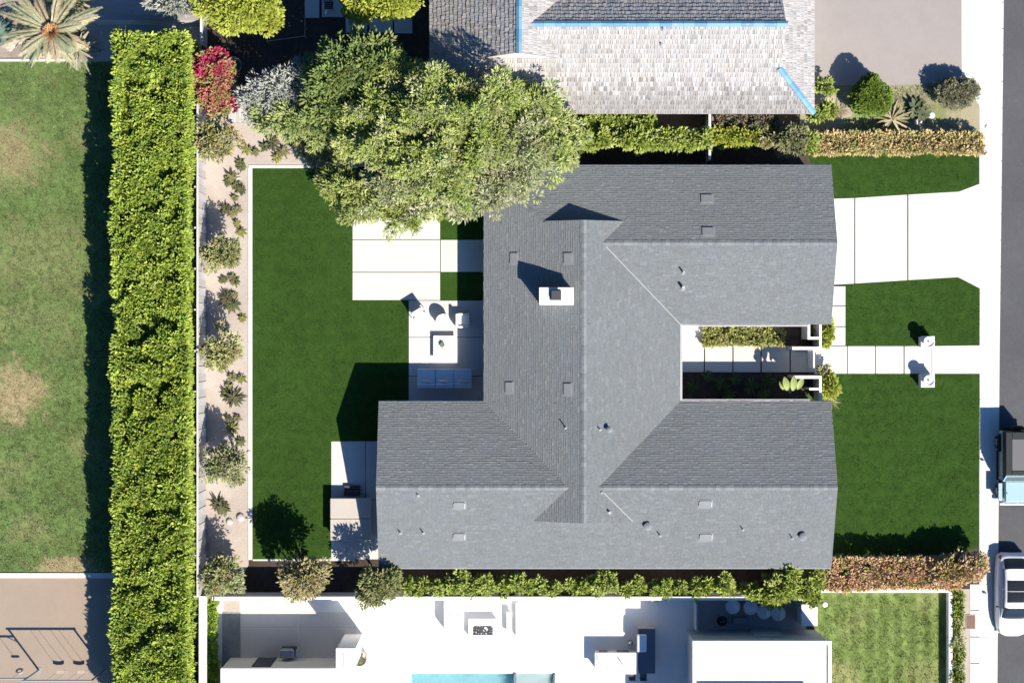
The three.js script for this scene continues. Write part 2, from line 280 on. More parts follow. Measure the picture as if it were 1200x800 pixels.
// polys: convex polygons in metres (x,z); hf height; down = unit downslope; v0 = eave coordinate along down
function shingles(polys, hf, down, v0, o) {
  const pos = [], col = [], ux = -down[1], uz = down[0], toW = (u, v) => [u * ux + v * down[0], u * uz + v * down[1]];
  const tri = (a, b, c, k) => { pos.push(...a, ...b, ...c); for (let i = 0; i < 3; i++) col.push(...k); };
  for (const poly of polys) {
    let pl = poly.map(([x, z]) => [x * ux + z * uz, x * down[0] + z * down[1]]); if (area2(pl) < 0) pl.reverse();
    const vs = pl.map((p) => p[1]), us = pl.map((p) => p[0]), u0 = Math.min(...us), u1 = Math.max(...us), i0 = Math.floor((v0 - Math.max(...vs)) / o.course - 1e-6), i1 = Math.ceil((v0 - Math.min(...vs)) / o.course);
    for (let i = Math.max(i0, 0); i < i1; i++) {
      const vl = v0 - i * o.course, vu = vl - o.course, off = hash(i, 5, o.seed) * o.width;
      for (let j = Math.floor((u0 - off) / o.width) - 1; j * o.width + off < u1; j++) {
        const jit = (q) => o.width * (o.vary ?? 0.25) * (hash(i, q, o.seed + 1) - 0.5), ua = j * o.width + off + jit(j) + (o.gap ?? 0), ub = (j + 1) * o.width + off + jit(j + 1);
        if (ub < u0 || ua > u1) continue;
        const lowj = (o.ragged ?? 0) * (hash(i, j, o.seed + 4) - 0.5), c = clip([[ua, vu], [ub, vu], [ub, vl + lowj], [ua, vl + lowj]], pl); if (c.length < 3) continue;
        const rnd = hash(i, j, o.seed + 2), rn2 = hash(i, j, o.seed + 3), k = o.color(rnd, rn2, i, vl, (ua + ub) / 2, toW((ua + ub) / 2, vl));
        const t = o.thick * (0.6 + 0.8 * rn2), P = c.map(([u, v]) => { const [x, z] = toW(u, v), f = clamp((v - vu) / o.course, 0, 1.3); return [x, hf(x, z) + 0.004 + t * f, z, f, u]; });
        for (let q = 1; q + 1 < P.length; q++) tri(P[0].slice(0, 3), P[q + 1].slice(0, 3), P[q].slice(0, 3), k);
        for (let q = 0; q < P.length; q++) { const a = P[q], b = P[(q + 1) % P.length]; if (a[3] < 0.02 && b[3] < 0.02) continue; const a2 = [a[0], a[1] - t * a[3] - 0.012, a[2]], b2 = [b[0], b[1] - t * b[3] - 0.012, b[2]]; const kk = k; tri(a.slice(0, 3), b.slice(0, 3), b2, kk); tri(a.slice(0, 3), b2, a2, kk); }
      }
    }
  }
  const g = new THREE.BufferGeometry(); g.setAttribute('position', new THREE.Float32BufferAttribute(pos, 3)); g.setAttribute('color', new THREE.Float32BufferAttribute(col, 3));
  // make every top face look up
  const p = g.attributes.position.array; for (let i = 0; i < p.length; i += 9) { const ny = (p[i + 5] - p[i + 2]) * (p[i + 6] - p[i]) - (p[i + 3] - p[i]) * (p[i + 8] - p[i + 2]); if (ny < 0 && Math.abs(ny) > 1e-6) for (let q = 0; q < 3; q++) { const s = p[i + 3 + q]; p[i + 3 + q] = p[i + 6 + q]; p[i + 6 + q] = s; } }
  g.computeVertexNormals(); return g;
}
function prism(poly, hf, top, bot) {          // solid piece of roof deck under a slope
  const P = area2(poly) > 0 ? poly : [...poly].reverse(), pos = [], T = P.map(([x, z]) => [x, hf(x, z) + top, z]), B = P.map(([x, z]) => [x, hf(x, z) + bot, z]);
  for (let i = 1; i + 1 < P.length; i++) pos.push(...T[0], ...T[i + 1], ...T[i], ...B[0], ...B[i], ...B[i + 1]);
  for (let i = 0; i < P.length; i++) { const j = (i + 1) % P.length; pos.push(...T[i], ...T[j], ...B[j], ...T[i], ...B[j], ...B[i]); }
  const g = new THREE.BufferGeometry(); g.setAttribute('position', new THREE.Float32BufferAttribute(pos, 3)); g.computeVertexNormals(); return boxUV(g);
}
// tent-shaped ridge cap from a to b
function capGeo(a, b, w, m, t, lift = 0.02) {
  const d = b.clone().sub(a), L = d.length(), s = new THREE.Shape([[-w, -w * m], [0, 0], [w, -w * m], [w, -w * m + t], [0, t], [-w, -w * m + t]].map(([x, y]) => new THREE.Vector2(x, y)));
  const g = new THREE.ExtrudeGeometry(s, { depth: L, bevelEnabled: false }), zx = d.normalize(), xx = V(0, 1, 0).cross(zx).normalize(), yy = zx.clone().cross(xx);
  g.applyMatrix4(new THREE.Matrix4().makeBasis(xx, yy, zx).setPosition(a.x, a.y + lift, a.z)); return plain(g);
}
function capLine(a, b, step, w, m, t, tone, seed) {
  const n = Math.round(a.distanceTo(b) / step), out = [];
  for (let i = 0; i < n; i++) { const p = a.clone().lerp(b, i / n), q = a.clone().lerp(b, (i + 1.0) / n); const g = capGeo(p, q, w, m, t, 0.012 + 0.012 * (i % 2)); const k = tone.map((c) => c * (0.85 + 0.3 * hash(i, 3, seed))); g.setAttribute('color', new THREE.Float32BufferAttribute(new Float32Array(g.attributes.position.count * 3).map((_, q2) => k[q2 % 3]), 3)); out.push(g); }
  return out;
}
function triPrism(a, b, c, n, depth) {        // vertical triangle wall with thickness along n
  const pos = [], o = n.clone().multiplyScalar(depth), P = [a, b, c], Q = P.map((p) => p.clone().add(o)), f = (x, y, z) => pos.push(x.x, x.y, x.z, y.x, y.y, y.z, z.x, z.y, z.z);
  f(P[0], P[1], P[2]); f(Q[0], Q[2], Q[1]); for (let i = 0; i < 3; i++) { const j = (i + 1) % 3; f(P[i], Q[i], Q[j]); f(P[i], Q[j], P[j]); }
  const g = new THREE.BufferGeometry(); g.setAttribute('position', new THREE.Float32BufferAttribute(pos, 3)); g.computeVertexNormals(); return boxUV(g);
}

// ================================================================ THE GROUND
const poolHole = pxRect(482, 789, 651, 960);
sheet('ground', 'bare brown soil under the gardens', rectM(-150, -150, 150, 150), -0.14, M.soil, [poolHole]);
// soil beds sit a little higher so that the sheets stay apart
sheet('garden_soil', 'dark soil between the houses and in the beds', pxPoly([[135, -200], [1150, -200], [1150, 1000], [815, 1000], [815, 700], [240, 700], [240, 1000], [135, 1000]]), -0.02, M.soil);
{ // lawn west of the tall hedge, with dry patches
  const x0 = gx(-300), z0 = gz(72), mw = gx(158) - x0, mh = gz(674) - z0, at = (px, py) => [gx(px) - x0, gz(py) - z0];
  const t = lawnTexture(1024, 1024, mw, mh, [0.125, 0.19, 0.062], [0.36, 0.30, 0.17], 51, [[...at(14, 462), 2.3, 1.8, 0.95], [...at(0, 180), 3.0, 2.3, 0.6], [...at(78, 664), 2.2, 0.6, 0.9], [...at(-60, 330), 2.2, 1.6, 0.6], [...at(40, 300), 3.6, 2.2, 0.28], [...at(30, 620), 1.5, 1.0, 0.35], [...at(60, 380), 2, 1.5, 0.2], [...at(-140, 560), 3, 2, 0.5]], { dry: 0.25, grain: 0.6 });
  sheet('meadow_lawn', 'mown green lawn with straw coloured dry patches west of the hedge', pxRect(-300, 72, 158, 674), 0, lawnMat(t, x0, z0, mw, mh));
}
sheet('planting_bed', 'dry stony planting bed under the fan palm', pxRect(-300, -300, 100, 69), 0.004, mottled([0.33, 0.28, 0.23], 61, { contrast: 0.35, grain: 0.3, tile: 5, bump: 0.03, stain: 0.5, stainRgb: [0.16, 0.13, 0.1] }));
sheet('back_paving', 'concrete paving behind the tall hedge', pxRect(100, -300, 236, 72), 0.004, M.yardPaving);
sheet('terrace', 'pinkish tan paved terrace with the swing set', pxRect(-300, 677, 158, 1000), 0.004, M.terrace);
{ const k = structure('lawn_kerb', 'white concrete kerb strip along the meadow lawn'); for (let i = 0; i < 8; i++) part('kerb_stone', box(gx(-300 + i * 56), gx(-300 + (i + 1) * 56) - 0.012, -0.05, 0.07, gz(671), gz(677), 0.015), M.walk, k); }
{ const k = structure('bed_kerb', 'thin pale kerb between bed and lawn'); for (let i = 0; i < 6; i++) part('kerb_stone', box(gx(-260 + i * 60), gx(-260 + (i + 1) * 60) - 0.012, -0.05, 0.09, gz(69), gz(72), 0.015), M.slab, k); }
// gravel strip inside the fence
sheet('gravel_path', 'pinkish decomposed granite strip with desert plants', pxPoly([[240, 120], [430, 120], [430, 195], [291, 195], [291, 662], [270, 700], [240, 700]]), 0.008, M.gravel);
{ const k = structure('lawn_edging', 'pale concrete edging around the turf');
  for (let i = 0; i < 9; i++) { const a = 197 + i * 51; part('edging_stone', box(gx(290.5), gx(295.5), -0.05, 0.045, gz(a), gz(a + 51) - 0.01, 0.01), M.slab, k); }
  for (let i = 0; i < 4; i++) part('edging_stone', box(gx(291 + i * 32), gx(291 + (i + 1) * 32) - 0.01, -0.05, 0.045, gz(193.5), gz(197), 0.01), M.slab, k);
  for (let i = 0; i < 3; i++) part('edging_stone', box(gx(296 + i * 40), gx(296 + (i + 1) * 40) - 0.01, -0.05, 0.03, gz(655), gz(657), 0.008), M.slab, k); }
sheet('back_lawn', 'even dark green artificial turf in the back garden', pxRect(295.5, 197, 580, 655), 0.012, M.turf);
sheet('side_lawn', 'dark green artificial turf north of the driveway', pxPoly([[946, 178], [1147.5, 176], [1147.5, 215.5], [1124, 224.5], [970, 233]]), 0.012, M.turf);
sheet('middle_lawn', 'dark green artificial turf between driveway and front walk', pxPoly([[991.5, 333], [1123, 324.5], [1149.5, 338], [1149.5, 405], [991.5, 405]]), 0.012, M.turf);
sheet('front_lawn', 'dark green artificial turf south of the front walk', pxPoly([[960, 437], [1149.5, 437], [1147, 642], [960, 680]]), 0.012, M.turf);
// pavers
function pavers(name, label, polys, y, mat = M.slab) { const s = structure(name, label); for (const p of polys) part('paver', slabGeo(pxPoly(p), -0.05, y, 0.01), mat, s); return s; }
const R4 = (x0, y0, x1, y1) => [[x0, y0], [x1, y0], [x1, y1], [x0, y1]];
pavers('terrace_pavers', 'large cream concrete pavers on the back turf', [R4(413, 238, 515.6, 280.2), R4(413, 281, 515.6, 318.4), R4(413, 319.2, 515.6, 351.4), R4(516.4, 281, 590, 318.4)], 0.035);
sheet('patio_base', 'dark joint bed under the patio slabs', pxRect(479, 352, 590, 480), 0.016, M.joint);
pavers('patio', 'cream concrete patio slabs under the lounge furniture', [R4(479, 352.2, 590, 394.6), R4(479, 395.4, 590, 440.2), R4(479, 441, 590, 480)], 0.035);
pavers('tub_patio', 'white concrete patio around the hot tub', [R4(388, 517, 428, 585), R4(428.6, 517, 470, 585), R4(388, 585.6, 470, 655)], 0.03, M.walk);
// driveway and front walk
const driveBase = sheet('driveway_base', 'grey gravel joints between the driveway slabs', pxPoly([[955, 234], [1124, 225.5], [1160, 212], [1160, 341], [1124, 324.5], [955, 335]]), 0.014, M.joint);
pavers('driveway', 'white concrete driveway slabs leading to the street', [
  [[955, 233.5], [1000.8, 232], [1000.8, 332.2], [955, 334]], [[1002.6, 231.8], [1063, 228], [1063, 328.2], [1002.6, 332]],
  [[1064.8, 227.8], [1124, 224.4], [1150, 214.5], [1164, 209], [1164, 344.5], [1150, 338.5], [1123, 324.6], [1064.8, 328]]], 0.034, M.walk);
pavers('garden_path', 'short row of white slabs beside the driveway turf', [R4(972, 335.4, 991, 357.6), R4(972, 358.6, 991, 382), R4(972, 383, 991, 404.5)], 0.034, M.walk);
pavers('front_walk', 'white slab walk from the street to the entry gate', [R4(955, 405.4, 992.6, 437.6), R4(993.8, 405.4, 1025.6, 437.6), R4(1026.8, 405.4, 1059, 437.6), [[1060.4, 405.4], [1092, 405.2], [1092, 437.6], [1060.4, 437.6]], [[1092.6, 405.2], [1161.5, 404.4], [1161.5, 437.6], [1092.6, 437.6]]], 0.034, M.walk);
sheet('walk_base', 'grey joint bed under the front walk', pxRect(955, 406, 1161, 437), 0.016, M.joint);
{ // pavement and kerb along the street
  const s = structure('sidewalk', 'white concrete pavement along the street'), k = structure('street_kerb', 'concrete kerb stones beside the street');
  const left = (y) => y < 114 ? 1127 : 1148.5, edge = (y) => 1177.5 - y * 0.0118;
  part('joint_bed', sheetGeo(pxPoly([[1127, -200], [1176, -200], [1168, 1000], [1148, 1000], [1148, 116], [1127, 112]]), 0.012), M.slab, s);
  for (let y = -184, i = 0; y < 1000; y += 31, i++) {
    const a = y + 0.4, b = y + 30.6, ea = edge(a) - 8, eb = edge(b) - 8;
    let l0 = left(a), l1 = left(b); if (a < 114 && b > 114) { l0 = 1127; l1 = 1150; }
    if (y > 680) { l0 = l1 = 1137; }
    part('paving_slab', slabGeo(pxPoly([[l0, a], [ea - 1.9, a], [eb - 1.9, b], [l1, b]]), -0.05, 0.024 + 0.004 * hash(i, 1), 0.008), M.walk, s);
    part('kerb_stone', slabGeo(pxPoly([[ea - 1.5, a], [ea + 1.5, a], [eb + 1.5, b], [eb - 1.5, b]]), -0.3, 0.02 + 0.004 * hash(i, 2), 0.02), M.walk, k);
    part('gutter_slab', slabGeo(pxPoly([[ea + 1.8, a], [edge(a), a], [edge(b), b], [eb + 1.8, b]]), -0.3, -0.095, 0.008), M.walk, k);
  }
  sheet('street', 'grey asphalt street', pxPoly([[1178, -300], [2600, -300], [2600, 1100], [1164, 1100]]), -0.11, M.asphalt);
}
// north-east neighbour's front yard
sheet('neighbour_drive', 'pale grey concrete driveway of the shake roofed house', pxPoly([[940, -200], [1127, -200], [1127, 96], [1043, 100], [975, 100], [962, 133], [940, 133]]), 0.012, M.greyDrive);
{ const x0 = gx(935), z0 = gz(88), mw = gx(1170) - x0, mh = gz(185) - z0;
  sheet('dry_lawn', 'thin dry front lawn around the topiary bushes', pxPoly([[938, 92], [1128, 92], [1150, 114], [1164, 122], [1164, 176], [938, 180]]), 0.008, lawnMat(lawnTexture(512, 512, mw, mh, [0.20, 0.23, 0.10], [0.42, 0.37, 0.26], 71, [[5.4, 1.2, 3.4, 1.2, 0.55], [1.6, 2.2, 2.2, 1.2, 0.9], [10.5, 2.4, 2, 1.6, 0.8], [7, 3.4, 2, 1.0, 0.7]], { dry: 0.45 }), x0, z0, mw, mh)); }
part('path_slab', slabGeo(pxPoly([[957, 118], [976, 107], [1000, 128], [998, 136], [972, 140]]), -0.05, 0.03), mottled([0.40, 0.34, 0.27], 72, { tile: 4, stain: 0.3 }), scene, { kind: 'structure', label: 'tan concrete path slab beside the round topiary' });
{ const x0 = gx(955), z0 = gz(690), mw = gx(1116) - x0, mh = gz(900) - z0;
  sheet('striped_lawn', 'light green lawn with mowing stripes inside a white wall', pxRect(955, 690, 1114, 900), 0.008, lawnMat(lawnTexture(1024, 1024, mw, mh, [0.17, 0.235, 0.07], [0.36, 0.35, 0.16], 81, [[1.2, 5.2, 1.4, 0.9, 0.7], [6.5, 5, 1.2, 0.8, 0.4]], { stripes: 0.85, dry: 0.25, grain: 0.5 }), x0, z0, mw, mh)); }
sheet('shrub_strip', 'bare strip beside the striped lawn', pxRect(1117, 690, 1138, 1000), 0.006, M.gravel);
// south neighbour's white patio, with the pool left open
sheet('white_patio', 'bright white concrete patio of the modern house', pxPoly([[252, 701], [816, 701], [816, 960], [252, 960]]), 0.004, M.stucco, [poolHole]);
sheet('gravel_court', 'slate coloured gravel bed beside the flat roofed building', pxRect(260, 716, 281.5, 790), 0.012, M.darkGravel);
sheet('shaded_court', 'paved side court of the modern house', pxPoly([[815.5, 701], [945, 701], [945, 760], [815.5, 760]]), 0.012, M.yardPaving);
{ const s = structure('pale_pavers', 'pinkish concrete pavers in the patio corner'); part('paver', slabGeo(pxPoly(R4(262, 702, 281, 715.5)), -0.05, 0.022), M.gravel, s);
  for (const [a, b, c, d] of [[282, 717, 349, 735], [349.8, 717, 418, 735], [282, 735.8, 349, 772], [349.8, 735.8, 418, 772]]) part('paver', slabGeo(pxPoly(R4(a, b, c, d)), -0.05, 0.03), M.slab, s); }

// ================================================================ MAIN HOUSE
{
  const e = 2.66, m = 0.385, N0 = -10.05, Nr = -5.51, N1 = -0.97, S0 = 3.4, Sr = 8.16, S1 = 12.92, C0 = -1.6, Cr = 4, C1 = 9.6, E = 18.2, Wt = -7.6, ga = -6.76, gb = 10.12;
  const hNr = e + m * (Nr - N0), hSr = e + m * (Sr - S0), hCr = e + m * (Cr - C0);
  const ne = Cr + (hCr - hNr) / m, nw = C0 + (ga - N0), nv = Cr + (hCr - (e + m * (ga - N0))) / m, sd = (hCr - hSr) / m, sg = (hCr - (e + m * (S1 - gb))) / m;
  const house = thing('house', 'large house with grey shingle roof wrapped round an entry courtyard', 'house', 5, 1.4);
  // walls under the eaves
  const wl = [];
  const wall = (x0, x1, z0, z1) => wl.push(box(x0, x1, 0, 2.62, z0, z1));
  wall(C0 + 0.6, E - 0.35, N0 + 0.6, N0 + 0.8); wall(E - 0.55, E - 0.35, N0 + 0.8, N1 - 0.8); wall(C1 - 0.6, E - 0.35, N1 - 0.8, N1 - 0.6); wall(C1 - 0.8, C1 - 0.6, N1 - 0.6, S0 + 0.6);
  wall(C1 - 0.6, E - 0.35, S0 + 0.6, S0 + 0.8); wall(E - 0.55, E - 0.35, S0 + 0.8, S1 - 0.8); wall(Wt + 0.35, E - 0.35, S1 - 0.8, S1 - 0.6); wall(Wt + 0.35, Wt + 0.55, S0 + 0.8, S1 - 0.8); wall(Wt + 0.35, C0 + 0.6, S0 + 0.6, S0 + 0.8); wall(C0 + 0.6, C0 + 0.8, N0 + 0.8, S0 + 0.6);
  part('wall', wl, M.stucco, house, { label: 'white stucco walls' });
  // gable walls
  const gab = [], GT = (x, z0, z1, zr, hr, n) => gab.push(triPrism(V(x, 2.62, z0), V(x, 2.62, z1), V(x, hr - 0.2, zr), n, 0.2));
  GT(E - 0.55, N0 + 0.6, N1 - 0.6, Nr, hNr, V(1, 0, 0)); GT(E - 0.55, S0 + 0.6, S1 - 0.6, Sr, hSr, V(1, 0, 0)); GT(Wt + 0.35, S0 + 0.6, S1 - 0.6, Sr, hSr, V(1, 0, 0));
  gab.push(triPrism(V(nw, e + m * (ga - N0) - 0.1, ga + 0.03), V(nv, e + m * (ga - N0) - 0.1, ga + 0.03), V(Cr, hCr - 0.06, ga + 0.03), V(0, 0, 1), 0.15), triPrism(V(Cr - sg, hCr - m * sg - 0.1, gb - 0.18), V(Cr + sg, hCr - m * sg - 0.1, gb - 0.18), V(Cr, hCr - 0.06, gb - 0.18), V(0, 0, 1), 0.15));
  for (const g of gab) part('gable_wall', g, M.stuccoGrey, house);
  // openings
  const win = (x0, x1, y0, y1, z0, z1, name = 'window') => { const w = part(name, box(x0, x1, y0, y1, z0, z1), M.glass, house); const ax = x1 - x0 < z1 - z0; const f = 0.06, g = []; if (ax) { g.push(box(x0 - 0.02, x1 + 0.02, y0 - f, y0, z0 - f, z1 + f), box(x0 - 0.02, x1 + 0.02, y1, y1 + f, z0 - f, z1 + f), box(x0 - 0.02, x1 + 0.02, y0, y1, z0 - f, z0), box(x0 - 0.02, x1 + 0.02, y0, y1, z1, z1 + f), box(x0 - 0.015, x1 + 0.015, y0, y1, (z0 + z1) / 2 - 0.03, (z0 + z1) / 2 + 0.03)); } else { g.push(box(x0 - f, x1 + f, y0 - f, y0, z0 - 0.02, z1 + 0.02), box(x0 - f, x1 + f, y1, y1 + f, z0 - 0.02, z1 + 0.02), box(x0 - f, x0, y0, y1, z0 - 0.02, z1 + 0.02), box(x1, x1 + f, y0, y1, z0 - 0.02, z1 + 0.02), box((x0 + x1) / 2 - 0.03, (x0 + x1) / 2 + 0.03, y0, y1, z0 - 0.015, z1 + 0.015)); } part('frame', g, M.black, w); };
  win(C0 + 0.57, C0 + 0.83, 0.1, 2.25, -2.6, 2.6, 'sliding_door'); win(C0 + 0.57, C0 + 0.83, 0.1, 2.25, -6.4, -4.2, 'sliding_door'); win(-6.2, -3.2, 0.9, 2.1, S0 + 0.57, S0 + 0.83); win(Wt + 0.32, Wt + 0.58, 0.1, 2.2, 5.2, 8.2, 'sliding_door');
  win(C1 - 0.83, C1 - 0.57, 0.1, 2.25, 0.2, 2.4, 'front_door'); win(11, 14, 0.9, 2.1, N1 - 0.83, N1 - 0.57); win(11, 14, 0.9, 2.1, S0 + 0.57, S0 + 0.83); win(E - 0.58, E - 0.32, 0.9, 2.1, 6.4, 9.6); for (const x of [-4, 1, 6, 11]) win(x, x + 1.6, 1.0, 2.1, S1 - 0.83, S1 - 0.57);
  { const gd = part('garage_door', box(E - 0.57, E - 0.31, 0.02, 2.2, -8.2, -3.2), M.whitePaint, house); for (let i = 0; i < 4; i++) part('panel', box(E - 0.31, E - 0.285, 0.06 + i * 0.54, 0.55 + i * 0.54, -8.1, -3.3, 0.01), M.whitePaint, gd); }
  // slopes
  const hN = (x, z) => e + m * (z - N0), hNs = (x, z) => e + m * (N1 - z), hSn = (x, z) => e + m * (z - S0), hSs = (x, z) => e + m * (S1 - z), hCe = (x) => e + m * (C1 - x), hCw = (x) => e + m * (x - C0);
  const slopes = [
    [[[[C0, N0], [E, N0], [E, ga], [nw, ga]], [[nv, ga], [E, ga], [E, Nr], [ne, Nr]]], hN, [0, -1], -N0],
    [[[[ne, Nr], [E, Nr], [E, N1], [C1, N1]]], hNs, [0, 1], N1],
    [[[[Cr, ga], [nv, ga], [ne, Nr], [Cr, Nr]], [[Cr, Nr], [ne, Nr], [C1, N1], [Cr, N1]], [[Cr, N1], [C1, N1], [C1, S0], [Cr, S0]], [[Cr, S0], [C1, S0], [Cr + sd, Sr], [Cr, Sr]], [[Cr, Sr], [Cr + sd, Sr], [Cr + sg, gb], [Cr, gb]]], hCe, [1, 0], C1],
    [[[[C0, N0], [nw, ga], [C0, ga]], [[C0, ga], [Cr, ga], [Cr, S0], [C0, S0]], [[C0, S0], [Cr, S0], [Cr, Sr], [Cr - sd, Sr]], [[Cr - sd, Sr], [Cr, Sr], [Cr, gb], [Cr - sg, gb]]], hCw, [-1, 0], -C0],
    [[[[Wt, S0], [C0, S0], [Cr - sd, Sr], [Wt, Sr]], [[C1, S0], [E, S0], [E, Sr], [Cr + sd, Sr]]], hSn, [0, -1], -S0],
    [[[[Wt, Sr], [Cr - sd, Sr], [Cr - sg, gb], [Wt, gb]], [[Cr + sd, Sr], [E, Sr], [E, gb], [Cr + sg, gb]], [[Wt, gb], [E, gb], [E, S1], [Wt, S1]]], hSs, [0, 1], S1]];
  const deck = []; for (const [ps, hf] of slopes) for (const p of ps) deck.push(prism(p, hf, -0.006, -0.16));
  const roof = part('roof', deck, M.deck, house, { label: 'grey asphalt shingle roof' });
  const base = [0.176, 0.194, 0.198];
  slopes.forEach(([ps, hf, d, v0], s) => part('shingles', shingles(ps, hf, d, v0, { course: 0.128, width: 0.27, thick: 0.023, vary: 0.6, ragged: 0.02, seed: 100, gap: 0.006, color: (r, q, i, vl, u, w) => { const n = fbm(w[0] / 40 + 0.5, w[1] / 40 + 0.5, 10, 3, 17), k = 0.96 + 0.13 * (r - 0.5) + 0.12 * (n - 0.5) + (r > 0.95 ? 0.08 : 0); return [base[0] * k * (1 + 0.05 * (q - 0.5)), base[1] * k, base[2] * k * (1 - 0.05 * (q - 0.5))]; } }), M.shingle, roof, { kind: 'stuff' }));
  const tone = [0.185, 0.203, 0.207], caps = [].concat(
    capLine(V(Cr, hCr, ga), V(Cr, hCr, gb), 0.26, 0.15, m, 0.02, tone, 1), capLine(V(ne - 0.1, hNr, Nr), V(E, hNr, Nr), 0.26, 0.15, m, 0.02, tone, 2), capLine(V(Wt, hSr, Sr), V(Cr - sd, hSr, Sr), 0.26, 0.15, m, 0.02, tone, 3), capLine(V(Cr + sd, hSr, Sr), V(E, hSr, Sr), 0.26, 0.15, m, 0.02, tone, 4),
    capLine(V(C0, e, N0), V(nw, e + m * (ga - N0), ga), 0.26, 0.14, m * 0.7, 0.02, tone, 5));
  part('ridge_caps', mergeGeometries(caps), M.shingle, roof, { kind: 'stuff' });
  // pale metal in two of the valleys
  const strip = (a, b, w, up) => { const d = b.clone().sub(a), L = d.length(), g = new THREE.BoxGeometry(w, 0.012, L), zz = d.normalize(), xx = V(0, 1, 0).cross(zz).normalize(); g.applyMatrix4(new THREE.Matrix4().makeBasis(xx, zz.clone().cross(xx), zz).setPosition((a.x + b.x) / 2, (a.y + b.y) / 2 + up, (a.z + b.z) / 2)); return plain(g); };
  const valleyMat = std({ rgb: [0.26, 0.275, 0.28], roughness: 0.6 });
  part('valley_flashing', strip(V(ne + 0.2, hNr - 0.07, Nr + 0.2), V(C1, e, N1), 0.055, 0.03), valleyMat, roof); part('valley_flashing', strip(V(Cr + sd + 0.3, hSr - 0.1, Sr + 0.3), V(Cr + sg, hCr - m * sg, gb), 0.055, 0.03), valleyMat, roof);
  // fascia and gutters
  const fa = [], F = (x0, x1, z0, z1) => fa.push(box(x0, x1, e - 0.2, e - 0.02, z0, z1));
  F(C0, E, N0 - 0.03, N0 - 0.003); F(C0 - 0.03, C0 - 0.003, N0, S0); F(Wt, C0 - 0.03, S0 - 0.03, S0 - 0.003); F(Wt, E, S1 + 0.003, S1 + 0.03);
  part('fascia', fa, M.stuccoGrey, house);
  const gut = (x0, x1, z0, z1) => { const g = [box(x0, x1, e - 0.16, e - 0.14, z0, z1)]; if (x1 - x0 > z1 - z0) g.push(box(x0, x1, e - 0.14, e - 0.01, z0, z0 + 0.015), box(x0, x1, e - 0.14, e - 0.005, z1 - 0.03, z1)); else g.push(box(x0, x0 + 0.03, e - 0.14, e - 0.005, z0, z1), box(x1 - 0.03, x1, e - 0.14, e - 0.01, z0, z1)); part('gutter', g, M.whitePaint, house, { label: 'white courtyard gutter' }); };
  gut(C1 + 0.1, E - 1.2, N1 + 0.01, N1 + 0.11); gut(C1 + 0.01, C1 + 0.1, N1 + 0.01, S0 - 0.01); gut(C1 + 0.1, E - 1.2, S0 - 0.11, S0 - 0.01);
  // chimney
  const ch = part('chimney', [box(1.56, 3.35, 3.5, 5.32, -2.93, -2.08, 0.01)], M.stucco, house, { label: 'white rendered chimney with dark flue cap' });
  part('chimney_cap', box(1.5, 3.41, 5.32, 5.4, -2.99, -2.02, 0.015), M.stucco, ch);
  part('flue', [box(2.12, 2.72, 5.4, 5.5, -2.82, -2.28), box(2.17, 2.67, 5.62, 5.66, -2.80, -2.30, 0.01), box(2.2, 2.24, 5.5, 5.62, -2.78, -2.74), box(2.6, 2.64, 5.5, 5.62, -2.78, -2.74), box(2.2, 2.24, 5.5, 5.62, -2.36, -2.32), box(2.6, 2.64, 5.5, 5.62, -2.36, -2.32)], std({ rgb: [0.06, 0.062, 0.066], roughness: 0.6, metalness: 0.2 }), ch);
  // low box vents and vent pipes, standing on the slope under them
  const roofH = (x, z) => { const c = []; if (z <= Nr && x >= C0) c.push(Math.min(hN(x, z), 9)); if (z > Nr && z < N1 && x > Cr) c.push(hNs(x, z)); if (z > S0 && z <= Sr) c.push(hSn(x, z)); if (z > Sr) c.push(hSs(x, z)); if (x > C0 && x < C1 && z > ga && z < gb) c.push(x < Cr ? hCw(x) : hCe(x)); return Math.max(...c); };
  const ventMat = mottled([0.215, 0.23, 0.235], 91, { tile: 2, bump: 0 });
  for (const [px, py, w, d] of [[828.5, 233, 13, 10], [830, 271.5, 13, 10], [602.5, 302.5, 9, 12], [666, 302.5, 10, 12], [597, 454, 9, 12], [665.5, 456, 9, 13], [538, 592, 12, 8], [538, 628.5, 12, 8], [827, 590, 13, 8], [827.5, 629, 13, 8]]) {
    let [x, z] = G(px, py, 3.6); const h0 = roofH(x, z); [x, z] = G(px, py, h0 + 0.1); const h = roofH(x, z), sx = (roofH(x + 0.1, z) - h) / 0.1, sz = (roofH(x, z + 0.1) - h) / 0.1;
    const tilt = (g) => { const q = new THREE.Quaternion().setFromUnitVectors(V(0, 1, 0), V(-sx, 1, -sz).normalize()); return g.applyQuaternion(q).translate(x, h, z); };
    const a = w / PPM / 2, b = d / PPM / 2, v = part('roof_vent', tilt(box(-a, a, 0.02, 0.085, -b, b, 0.012)), ventMat, roof); part('flange', tilt(box(-a - 0.1, a + 0.1, 0.004, 0.026, -b - 0.06, b + 0.1)), ventMat, v);
    if (py > 570) v.add(...[-1, 1].map((s) => { const q = part('louvre', tilt(box(s * (a + 0.012) - 0.01, s * (a + 0.012) + 0.01, 0.03, 0.12, -b + 0.05, b - 0.05)), s > 0 ? M.whitePaint : M.galv, roof); roof.remove(q); return q; }));
  }
